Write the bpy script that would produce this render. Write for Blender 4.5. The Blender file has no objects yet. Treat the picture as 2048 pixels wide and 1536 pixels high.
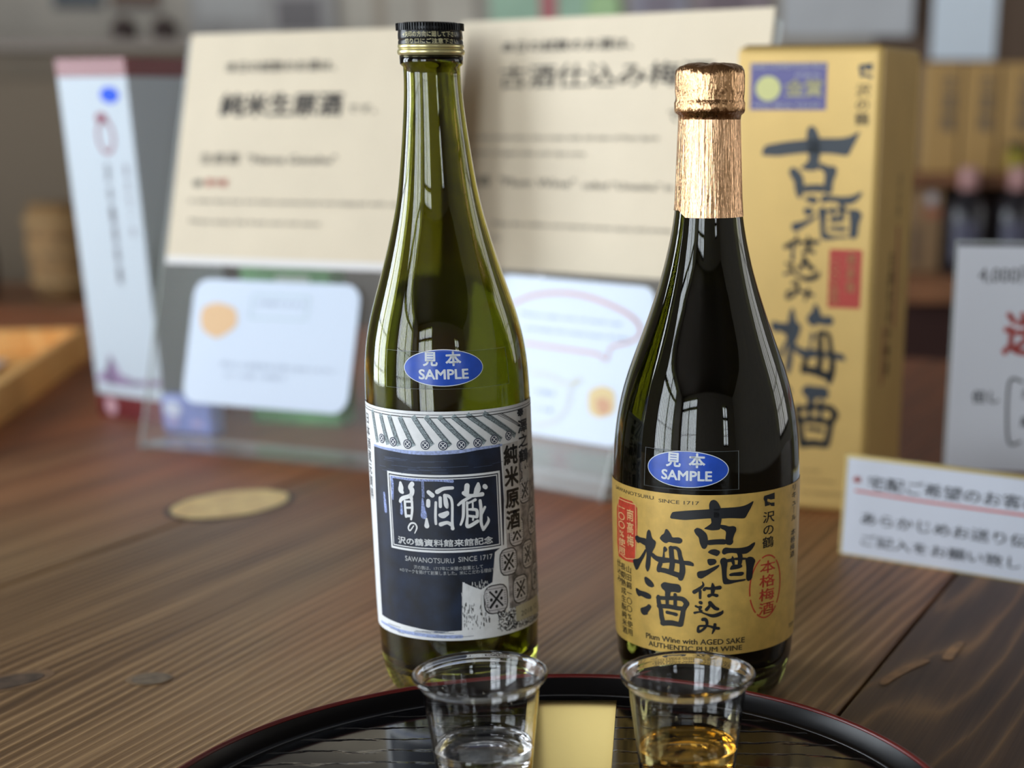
import bpy, bmesh, math, random, json
from math import sin, cos, pi, radians, atan2, sqrt
from mathutils import Vector, Matrix, geometry
S = bpy.context.scene
col = S.collection
random.seed(7)

# ------------------------------------------------------------------ camera, world, window and added fill light, exposure
# units: metres; the table top is z = 0, the floor z = -0.75
cd = bpy.data.cameras.new('camera'); cam = bpy.data.objects.new('camera', cd); col.objects.link(cam)
cam.location = (0, 0, .27); cam.rotation_euler = (radians(90 - 21.4), 0, 0)
cd.sensor_width = 36; cd.lens = 3176 * 36 / 2048
cd.shift_x = (1024 - 1328) / 2048; cd.shift_y = (1450 - 768) / 2048
cd.clip_start = .05; cd.clip_end = 60
cd.dof.use_dof = True; cd.dof.focus_distance = .705; cd.dof.aperture_fstop = 5.0
S.camera = cam
S.view_settings.view_transform = 'Standard'; S.view_settings.look = 'None'
S.view_settings.gamma = 1; S.view_settings.use_curve_mapping = False
S.view_settings.exposure = -0.28
w = bpy.data.worlds.new('world'); S.world = w; w.use_nodes = True
w.node_tree.nodes['Background'].inputs[0].default_value = (.75, .87, 1, 1)
w.node_tree.nodes['Background'].inputs[1].default_value = 1.0
ROOM = (-2.6, 2.6, -3.0, 3.6, -.75, 1.95)      # x0 x1 y0 y1 z0 z1
def room_area_light(name, loc, rot, sx, sy, power, color=(.86, .93, 1)):
    l = bpy.data.lights.new(name, 'AREA'); l.shape = 'RECTANGLE'; l.size = sx; l.size_y = sy
    l.energy = power; l.color = color
    o = bpy.data.objects.new(name, l); col.objects.link(o); o.location = loc; o.rotation_euler = rot
    return o
room_area_light('window_daylight', (-2.75, -1.15, .6), (0, radians(-90), 0), 2.4, 1.7, 150)
room_area_light('window_daylight', (-2.75, 1.3, .6), (0, radians(-90), 0), 2.4, 1.3, 150)
room_area_light('window_daylight', (-1.7, -3.15, .6), (radians(90), 0, 0), 1.6, 2.4, 125)
room_area_light('window_daylight', (1.6, -3.15, .9), (radians(90), 0, 0), .5, 1.2, 22)
room_area_light('window_daylight', (2.75, 2.0, .75), (0, radians(90), 0), 1.5, 1.4, 16, (1, .95, .88))  # warm fill light added from the right; its window is made up

# ------------------------------------------------------------------ materials
MATS = {}
def lin(c):
    return tuple(((v / 255) / 12.92 if v / 255 <= .04045 else ((v / 255 + .055) / 1.055) ** 2.4) for v in c) + (1,)
def mat(name, rgb, rough=.5, metal=0, noise=0, nscale=40, bump=0, bscale=200, spec=.5, coat=0, trans=0, ior=1.5, stretch=(1, 1, 1)):
    if name in MATS: return MATS[name]
    m = bpy.data.materials.new(name); m.use_nodes = True; nt = m.node_tree; b = nt.nodes['Principled BSDF']
    b.inputs['Base Color'].default_value = lin(rgb); b.inputs['Roughness'].default_value = rough
    b.inputs['Metallic'].default_value = metal; b.inputs['IOR'].default_value = ior
    b.inputs['Specular IOR Level'].default_value = spec; b.inputs['Coat Weight'].default_value = coat
    b.inputs['Transmission Weight'].default_value = trans
    if noise or bump:
        tc = nt.nodes.new('ShaderNodeTexCoord'); mp = nt.nodes.new('ShaderNodeMapping'); mp.inputs['Scale'].default_value = stretch
        nt.links.new(tc.outputs['Object'], mp.inputs[0])
    if noise:
        n = nt.nodes.new('ShaderNodeTexNoise'); n.inputs['Scale'].default_value = nscale; n.inputs['Detail'].default_value = 5
        r = nt.nodes.new('ShaderNodeValToRGB'); a = lin(tuple(max(0, v * (1 - noise)) for v in rgb)); c = lin(tuple(min(255, v * (1 + noise)) for v in rgb))
        r.color_ramp.elements[0].position = .3; r.color_ramp.elements[1].position = .7
        r.color_ramp.elements[0].color = a; r.color_ramp.elements[1].color = c
        nt.links.new(mp.outputs[0], n.inputs[0]); nt.links.new(n.outputs[0], r.inputs[0]); nt.links.new(r.outputs[0], b.inputs['Base Color'])
    if bump:
        n = nt.nodes.new('ShaderNodeTexNoise'); n.inputs['Scale'].default_value = bscale; n.inputs['Detail'].default_value = 4
        bp = nt.nodes.new('ShaderNodeBump'); bp.inputs['Strength'].default_value = bump; bp.inputs['Distance'].default_value = .002
        nt.links.new(mp.outputs[0], n.inputs[0]); nt.links.new(n.outputs[0], bp.inputs['Height']); nt.links.new(bp.outputs[0], b.inputs['Normal'])
    MATS[name] = m; return m
def glass(name, color, ior=1.5, rough=0.0, sigma=0, vcol=(1, 1, 1, 1)):
    m = bpy.data.materials.new(name); m.use_nodes = True; nt = m.node_tree; nt.nodes.clear()
    o = nt.nodes.new('ShaderNodeOutputMaterial'); g = nt.nodes.new('ShaderNodeBsdfGlass')
    g.inputs['Color'].default_value = color; g.inputs['IOR'].default_value = ior; g.inputs['Roughness'].default_value = rough
    nt.links.new(g.outputs[0], o.inputs['Surface'])
    if sigma:
        v = nt.nodes.new('ShaderNodeVolumeAbsorption'); v.inputs['Color'].default_value = vcol; v.inputs['Density'].default_value = sigma
        nt.links.new(v.outputs[0], o.inputs['Volume'])
    return m
def bottle_glass(name, base, ior=1.5):
    m = bpy.data.materials.new(name); m.use_nodes = True; b = m.node_tree.nodes['Principled BSDF']
    b.inputs['Base Color'].default_value = base; b.inputs['Transmission Weight'].default_value = 1; b.inputs['Roughness'].default_value = 0; b.inputs['IOR'].default_value = ior
    return m
def acrylic(name, color=(.97, .98, .98, 1), rough=.02, haze=.0):
    m = bpy.data.materials.new(name); m.use_nodes = True; nt = m.node_tree; nt.nodes.clear()
    o = nt.nodes.new('ShaderNodeOutputMaterial'); mx = nt.nodes.new('ShaderNodeMixShader'); f = nt.nodes.new('ShaderNodeFresnel')
    t = nt.nodes.new('ShaderNodeBsdfTransparent'); g = nt.nodes.new('ShaderNodeBsdfGlossy')
    t.inputs[0].default_value = color; g.inputs['Roughness'].default_value = rough; f.inputs[0].default_value = 1.49
    hz = nt.nodes.new('ShaderNodeMixShader'); hz.inputs[0].default_value = haze; df = nt.nodes.new('ShaderNodeBsdfDiffuse'); df.inputs[0].default_value = (.8, .79, .77, 1); nt.links.new(t.outputs[0], hz.inputs[1]); nt.links.new(df.outputs[0], hz.inputs[2])
    ge = nt.nodes.new('ShaderNodeNewGeometry'); iv = nt.nodes.new('ShaderNodeMath'); iv.operation = 'SUBTRACT'; iv.inputs[0].default_value = 1; mu = nt.nodes.new('ShaderNodeMath'); mu.operation = 'MULTIPLY'
    nt.links.new(ge.outputs['Backfacing'], iv.inputs[1]); nt.links.new(f.outputs[0], mu.inputs[0]); nt.links.new(iv.outputs[0], mu.inputs[1])
    nt.links.new(mu.outputs[0], mx.inputs[0]); nt.links.new(hz.outputs[0], mx.inputs[1]); nt.links.new(g.outputs[0], mx.inputs[2]); nt.links.new(mx.outputs[0], o.inputs[0])
    return m
def wood(name, stops, freq=90, along=2.0, rough=.45, bump=.5, ring=5, dist=.002, big=3.0, red=None, lw=.55, spec=.3):
    """grain runs along local Y"""
    m = bpy.data.materials.new(name); m.use_nodes = True; nt = m.node_tree; b = nt.nodes['Principled BSDF']; L = nt.links.new
    tc = nt.nodes.new('ShaderNodeTexCoord')
    def mapping(sc, loc=(0, 0, 0)):
        q = nt.nodes.new('ShaderNodeMapping'); q.inputs['Scale'].default_value = sc; q.inputs['Location'].default_value = loc; L(tc.outputs['Object'], q.inputs[0]); return q
    def noise(q, s, d=4, rough_=.55):
        n = nt.nodes.new('ShaderNodeTexNoise'); n.inputs['Scale'].default_value = s; n.inputs['Detail'].default_value = d; n.inputs['Roughness'].default_value = rough_; L(q.outputs[0], n.inputs[0]); return n
    def math_(op, a, bb, c=None):
        n = nt.nodes.new('ShaderNodeMath'); n.operation = op
        for i, v in enumerate((a, bb, c)):
            if v is None: continue
            if isinstance(v, (int, float)): n.inputs[i].default_value = v
            else: L(v, n.inputs[i])
        return n.outputs[0]
    sx = nt.nodes.new('ShaderNodeSeparateXYZ'); L(tc.outputs['Object'], sx.inputs[0])
    warp = noise(mapping((big, big * .22, 1)), 1.6, 2)
    warp2 = noise(mapping((26, 3.0, 1)), 1.0, 3)
    x = math_('ADD', math_('MULTIPLY', sx.outputs[0], freq), math_('ADD', math_('MULTIPLY', warp.outputs[0], ring * 4.2), math_('MULTIPLY', warp2.outputs[0], 1.6)))
    saw = math_('PINGPONG', x, .5)
    amp = noise(mapping((9, 1.5, 1), (7, 1, 0)), 1.0, 3)
    line = math_('MULTIPLY', math_('POWER', math_('MULTIPLY', saw, 2), 2.5), math_('MULTIPLY', amp.outputs[0], 1.5))
    fine = noise(mapping((520, 7, 1)), 1.0, 5, .7)
    mid = noise(mapping((60, 1.6, 1), (2, 0, 0)), 1.0, 4, .6)
    vary = noise(mapping((5, 1.0, 1), (3, 5, 0)), 1.0, 4)
    h = math_('ADD', math_('MULTIPLY', line, lw), math_('MULTIPLY', fine.outputs[0], .5))
    t = math_('ADD', math_('ADD', math_('MULTIPLY', h, .55), math_('MULTIPLY', mid.outputs[0], .45)), math_('MULTIPLY', vary.outputs[0], .35))
    r = nt.nodes.new('ShaderNodeValToRGB'); cr = r.color_ramp
    while len(cr.elements) < len(stops): cr.elements.new(.5)
    for e, (p, c) in zip(cr.elements, stops): e.position = p; e.color = lin(c)
    L(t, r.inputs[0])
    if red:
        mk = math_('MULTIPLY', math_('ADD', math_('MULTIPLY', sx.outputs[1], 2.6), math_('ADD', math_('MULTIPLY', vary.outputs[0], 2.2), -3.0)), 1.0); mk = nt.nodes.new('ShaderNodeClamp') and math_('MINIMUM', math_('MAXIMUM', mk, 0), .85)
        mm = nt.nodes.new('ShaderNodeMix'); mm.data_type = 'RGBA'; mm.blend_type = 'MULTIPLY'; L(mk, mm.inputs[0]); L(r.outputs[0], mm.inputs[6]); mm.inputs[7].default_value = red; L(mm.outputs[2], b.inputs['Base Color'])
    else: L(r.outputs[0], b.inputs['Base Color'])
    bp = nt.nodes.new('ShaderNodeBump'); bp.inputs['Strength'].default_value = bump; bp.inputs['Distance'].default_value = dist
    L(h, bp.inputs['Height']); L(bp.outputs[0], b.inputs['Normal'])
    b.inputs['Roughness'].default_value = rough; b.inputs['Specular IOR Level'].default_value = spec
    return m

# ------------------------------------------------------------------ object helpers
def link(name, me, m=None, parent=None, smooth=False, loc=None):
    o = bpy.data.objects.new(name, me); col.objects.link(o)
    if m is not None:
        for q in (m if isinstance(m, (list, tuple)) else [m]): me.materials.append(q)
    if smooth:
        for p in me.polygons: p.use_smooth = True
    if parent is not None: o.parent = parent
    if loc is not None: o.location = loc
    return o
def mesh(name, V, F, m=None, parent=None, smooth=False, loc=None):
    me = bpy.data.meshes.new(name); me.from_pydata([tuple(v) for v in V], [], F); me.update()
    return link(name, me, m, parent, smooth, loc)
def thing(name, label, cat, loc=(0, 0, 0), rot=(0, 0, 0), group=None):
    o = bpy.data.objects.new(name, None); col.objects.link(o); o.location = loc; o.rotation_euler = rot
    o.empty_display_size = .02
    return tag(o, label, cat, group)
def tag(o, label, cat, group=None):
    o['label'] = label; o['category'] = cat
    if group: o['group'] = group
    return o
def struct(o): o['kind'] = 'structure'; return o
def box_bm(x0, x1, y0, y1, z0, z1, bev=0, seg=2):
    bm = bmesh.new(); bmesh.ops.create_cube(bm, size=1)
    for v in bm.verts: v.co = Vector(((x0 + x1) / 2 + v.co.x * (x1 - x0), (y0 + y1) / 2 + v.co.y * (y1 - y0), (z0 + z1) / 2 + v.co.z * (z1 - z0)))
    if bev: bmesh.ops.bevel(bm, geom=bm.edges[:], offset=bev, segments=seg, affect='EDGES', profile=.5)
    return bm
def bmo(name, bm, m, parent=None, smooth=False, loc=None):
    me = bpy.data.meshes.new(name); bmesh.ops.recalc_face_normals(bm, faces=bm.faces[:]); bm.to_mesh(me); bm.free(); return link(name, me, m, parent, smooth, loc)
def box(name, x0, x1, y0, y1, z0, z1, m, parent=None, bev=0, loc=None): return bmo(name, box_bm(x0, x1, y0, y1, z0, z1, bev), m, parent, False, loc)
def lathe_vf(P, seg=96, cap0=False, cap1=False, closed=False, a0=0, a1=2 * pi, base=0):
    full = abs(a1 - a0 - 2 * pi) < 1e-6; n = seg if full else seg + 1
    V = []; F = []
    for r, z in P:
        for i in range(n):
            a = a0 + (a1 - a0) * i / seg; V.append((r * sin(a), -r * cos(a), z))
    m = len(P)
    for j in range(m if closed else m - 1):
        k = (j + 1) % m
        for i in range(seg if full else seg):
            i2 = (i + 1) % n
            F.append((base + j * n + i, base + j * n + i2, base + k * n + i2, base + k * n + i))
    if cap0: F.append(tuple(base + i for i in range(n))[::-1])
    if cap1: F.append(tuple(base + (m - 1) * n + i for i in range(n)))
    return V, F
def lathe(name, P, m, parent=None, seg=96, smooth=True, **k):
    V, F = lathe_vf(P, seg, **k); o = mesh(name, V, F, m, parent, smooth)
    bm = bmesh.new(); bm.from_mesh(o.data)
    if k.get('cap0') or k.get('cap1') or k.get('closed'): bmesh.ops.recalc_face_normals(bm, faces=bm.faces[:])
    bm.to_mesh(o.data); bm.free(); return o
def sharp(o, ang=35): o.data.set_sharp_from_angle(angle=radians(ang)); return o

# ------------------------------------------------------------------ flat artwork: polygons, brush strokes and type in a 2-D sheet, then laid on a plane or wrapped on a lathe
def poly2(pts, M): # -> (verts, faces)
    t = geometry.tessellate_polygon([[Vector((x, y, 0)) for x, y in pts]])
    return [(x, y) for x, y in pts], [tuple(f) for f in t]
def smooth_poly(pts, it=2):
    for _ in range(it):
        q = []
        for i in range(len(pts)):
            a, b = pts[i], pts[(i + 1) % len(pts)]
            q += [(a[0] * .8 + b[0] * .2, a[1] * .8 + b[1] * .2), (a[0] * .2 + b[0] * .8, a[1] * .2 + b[1] * .8)]
        pts = q
    return pts
def spline(st, n=5):
    if len(st) < 3: return st
    out = []
    for i in range(len(st) - 1):
        p0, p1, p2, p3 = st[max(i - 1, 0)], st[i], st[i + 1], st[min(i + 2, len(st) - 1)]
        for k in range(n):
            t = k / n
            out.append(tuple(.5 * (2 * b + (c - a) * t + (2 * a - 5 * b + 4 * c - d) * t * t + (3 * b - a - 3 * c + d) * t ** 3) for a, b, c, d in zip(p0, p1, p2, p3)))
    out.append(tuple(st[-1])); return out
class Art:
    def __init__(s): s.V = []; s.F = []
    def add(s, V, F): n = len(s.V); s.V += V; s.F += [tuple(i + n for i in f) for f in F]
    def poly(s, pts, sm=0):
        if sm: pts = smooth_poly(pts, sm)
        s.add(*poly2(pts, None)); return s
    def rect(s, x0, y0, x1, y1): s.add([(x0, y0), (x1, y0), (x1, y1), (x0, y1)], [(0, 1, 2, 3)]); return s
    def outline(s, pts, w):
        n = len(pts)
        for i in range(n): s.line(pts[i], pts[(i + 1) % n], w)
        return s
    def line(s, a, b, w):
        dx, dy = b[0] - a[0], b[1] - a[1]; L = sqrt(dx * dx + dy * dy) or 1e-6; nx, ny = -dy / L * w / 2, dx / L * w / 2; ex, ey = dx / L * w / 2, dy / L * w / 2
        s.add([(a[0] + nx - ex, a[1] + ny - ey), (a[0] - nx - ex, a[1] - ny - ey), (b[0] - nx + ex, b[1] - ny + ey), (b[0] + nx + ex, b[1] + ny + ey)], [(0, 1, 2, 3)]); return s
    def disc(s, x, y, r, r2=None, n=20):
        r2 = r2 or r; s.add([(x + r * cos(2 * pi * i / n), y + r2 * sin(2 * pi * i / n)) for i in range(n)], [tuple(range(n))]); return s
    def ring(s, x, y, rx, ry, w, n=48, gap=()):
        V = []; F = []
        for i in range(n):
            a = 2 * pi * i / n; V += [(x + (rx - w / 2) * cos(a), y + (ry - w / 2) * sin(a)), (x + (rx + w / 2) * cos(a), y + (ry + w / 2) * sin(a))]
        for i in range(n):
            if i in gap: continue
            j = (i + 1) % n; F.append((2 * i, 2 * i + 1, 2 * j + 1, 2 * j))
        s.add(V, F); return s
    def stroke(s, st, smooth=True):
        if smooth: st = spline([tuple(p) for p in st])
        for k in range(len(st) - 1):
            (x0, y0, w0), (x1, y1, w1) = st[k], st[k + 1]
            dx, dy = x1 - x0, y1 - y0; L = sqrt(dx * dx + dy * dy)
            if L < 1e-6: continue
            nx, ny = -dy / L, dx / L
            s.add([(x0 + nx * w0 / 2, y0 + ny * w0 / 2), (x0 - nx * w0 / 2, y0 - ny * w0 / 2), (x1 - nx * w1 / 2, y1 - ny * w1 / 2), (x1 + nx * w1 / 2, y1 + ny * w1 / 2)], [(0, 1, 2, 3)])
        for x, y, w in st: s.disc(x, y, max(w / 2, .01), n=10)
        return s
    def polys(s, ps, sm=2):
        for p in ps: s.poly([tuple(q) for q in p], sm)
        return s
    def strokes(s, ss):
        for q in ss: s.stroke(q)
        return s
    def text(s, x0, y0, x1, h, body, bold=.0):
        """fit the line into the box x0..x1, base line y0, capital height h"""
        V, F, bb = type_mesh(body, bold); W = bb[2] - bb[0]
        s.add([(x0 + (x - bb[0]) / W * (x1 - x0), y0 + (y - bb[1]) / (bb[3] - bb[1]) * h) for x, y in V], F); return s
    def glyphs(s, xc, ytop, ybot, w, body, bold=.0, tall=.95, sub=0):
        n = len(body); ch = (ytop - ybot) / n
        for i, c in enumerate(body):
            if c == ' ': continue
            V, F, bb = type_mesh({'ー': '｜'}.get(c, c), bold); yc = ytop - ch * (i + .5)
            em = 1.0 if ord(c) > 255 else .7
            mx, my = (.5 if em == 1 else (bb[0] + bb[2]) / 2), .38
            if c == '｜': mx, my = (bb[0] + bb[2]) / 2, (bb[1] + bb[3]) / 2
            s.add([(xc + (x - mx) * w, yc + (y - my) * ch * tall) for x, y in V], F)
        return s
    def fit(s, box):
        xs = [p[0] for p in s.V]; ys = [p[1] for p in s.V]; x0, x1, y0, y1 = min(xs), max(xs), min(ys), max(ys); u0, v0, u1, v1 = box
        s.V = [(u0 + (x - x0) / (x1 - x0) * (u1 - u0), v0 + (y - y0) / (y1 - y0) * (v1 - v0)) for x, y in s.V]; return s
    def merge(s, o): s.add(list(o.V), list(o.F)); return s
_T = {}
def type_mesh(body, bold):
    k = (body, bold)
    if k in _T: return _T[k]
    if bold > 0:
        V, F, bb = type_mesh(body, 0); n = len(V); VV = []; FF = []
        for i, (dx, dy) in enumerate(((bold, 0), (-bold, 0), (0, bold), (0, -bold), (bold * .7, bold * .7), (-bold * .7, -bold * .7), (bold * .7, -bold * .7), (-bold * .7, bold * .7))):
            VV += [(x + dx, y + dy) for x, y in V]; FF += [tuple(q + i * n for q in f) for f in F]
        _T[k] = (VV, FF, (bb[0] - bold, bb[1] - bold, bb[2] + bold, bb[3] + bold)); return _T[k]
    c = bpy.data.curves.new('type', 'FONT'); c.body = body; c.size = 1; c.resolution_u = 3 if len(body) < 6 else 3
    o = bpy.data.objects.new('type', c); col.objects.link(o)
    dg = bpy.context.evaluated_depsgraph_get(); dg.update()
    me = bpy.data.meshes.new_from_object(o.evaluated_get(dg))
    V = [(v.co.x, v.co.y) for v in me.vertices]; F = [tuple(p.vertices) for p in me.polygons]
    bpy.data.objects.remove(o); bpy.data.curves.remove(c); bpy.data.meshes.remove(me)
    if not V: V = [(0, 0), (1, 0), (1, 1)]; F = [(0, 1, 2)]
    xs = [p[0] for p in V]; ys = [p[1] for p in V]
    _T[k] = (V, F, (min(xs), min(ys), max(xs), max(ys))); return _T[k]
def wrap(name, art, m, R0, prof, parent, off=.35, step=2.5):
    """art in mm (s, z) wrapped round the lathe prof [(z, r) mm], arc length measured at R0"""
    bm = bmesh.new(); vs = [bm.verts.new((x, y, 0)) for x, y in art.V]
    for f in art.F:
        try: bm.faces.new([vs[i] for i in f])
        except ValueError: pass
    xs = [p[0] for p in art.V]; x0, x1 = min(xs), max(xs)
    k = math.ceil(x0 / step) * step
    while k < x1:
        bmesh.ops.bisect_plane(bm, geom=bm.verts[:] + bm.edges[:] + bm.faces[:], plane_co=(k, 0, 0), plane_no=(1, 0, 0)); k += step
    ys = [p[1] for p in art.V]; y0, y1 = min(ys), max(ys)
    if y1 - y0 > 8:
        k = math.ceil(y0 / 8) * 8
        while k < y1:
            bmesh.ops.bisect_plane(bm, geom=bm.verts[:] + bm.edges[:] + bm.faces[:], plane_co=(0, k, 0), plane_no=(0, 1, 0)); k += 8
    for v in bm.verts:
        s, z = v.co.x, v.co.y; r = radius(prof, z) + off; a = s / R0
        v.co = Vector((r * sin(a), -r * cos(a), z)) / 1000
    me = bpy.data.meshes.new(name); bm.to_mesh(me); bm.free()
    return link(name, me, m, parent, True)
def radius(prof, z):
    for (za, ra), (zb, rb) in zip(prof, prof[1:]):
        if za >= z >= zb: return ra + (rb - ra) * (za - z) / max(za - zb, 1e-6)
    return prof[0][1] if z > prof[0][0] else prof[-1][1]
def lay(name, art, m, parent, off=.25):
    """art in mm on the parent's local XZ sheet, facing -Y"""
    return mesh(name, [(x / 1000, -off / 1000, y / 1000) for x, y in art.V], art.F, m, parent)

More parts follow.
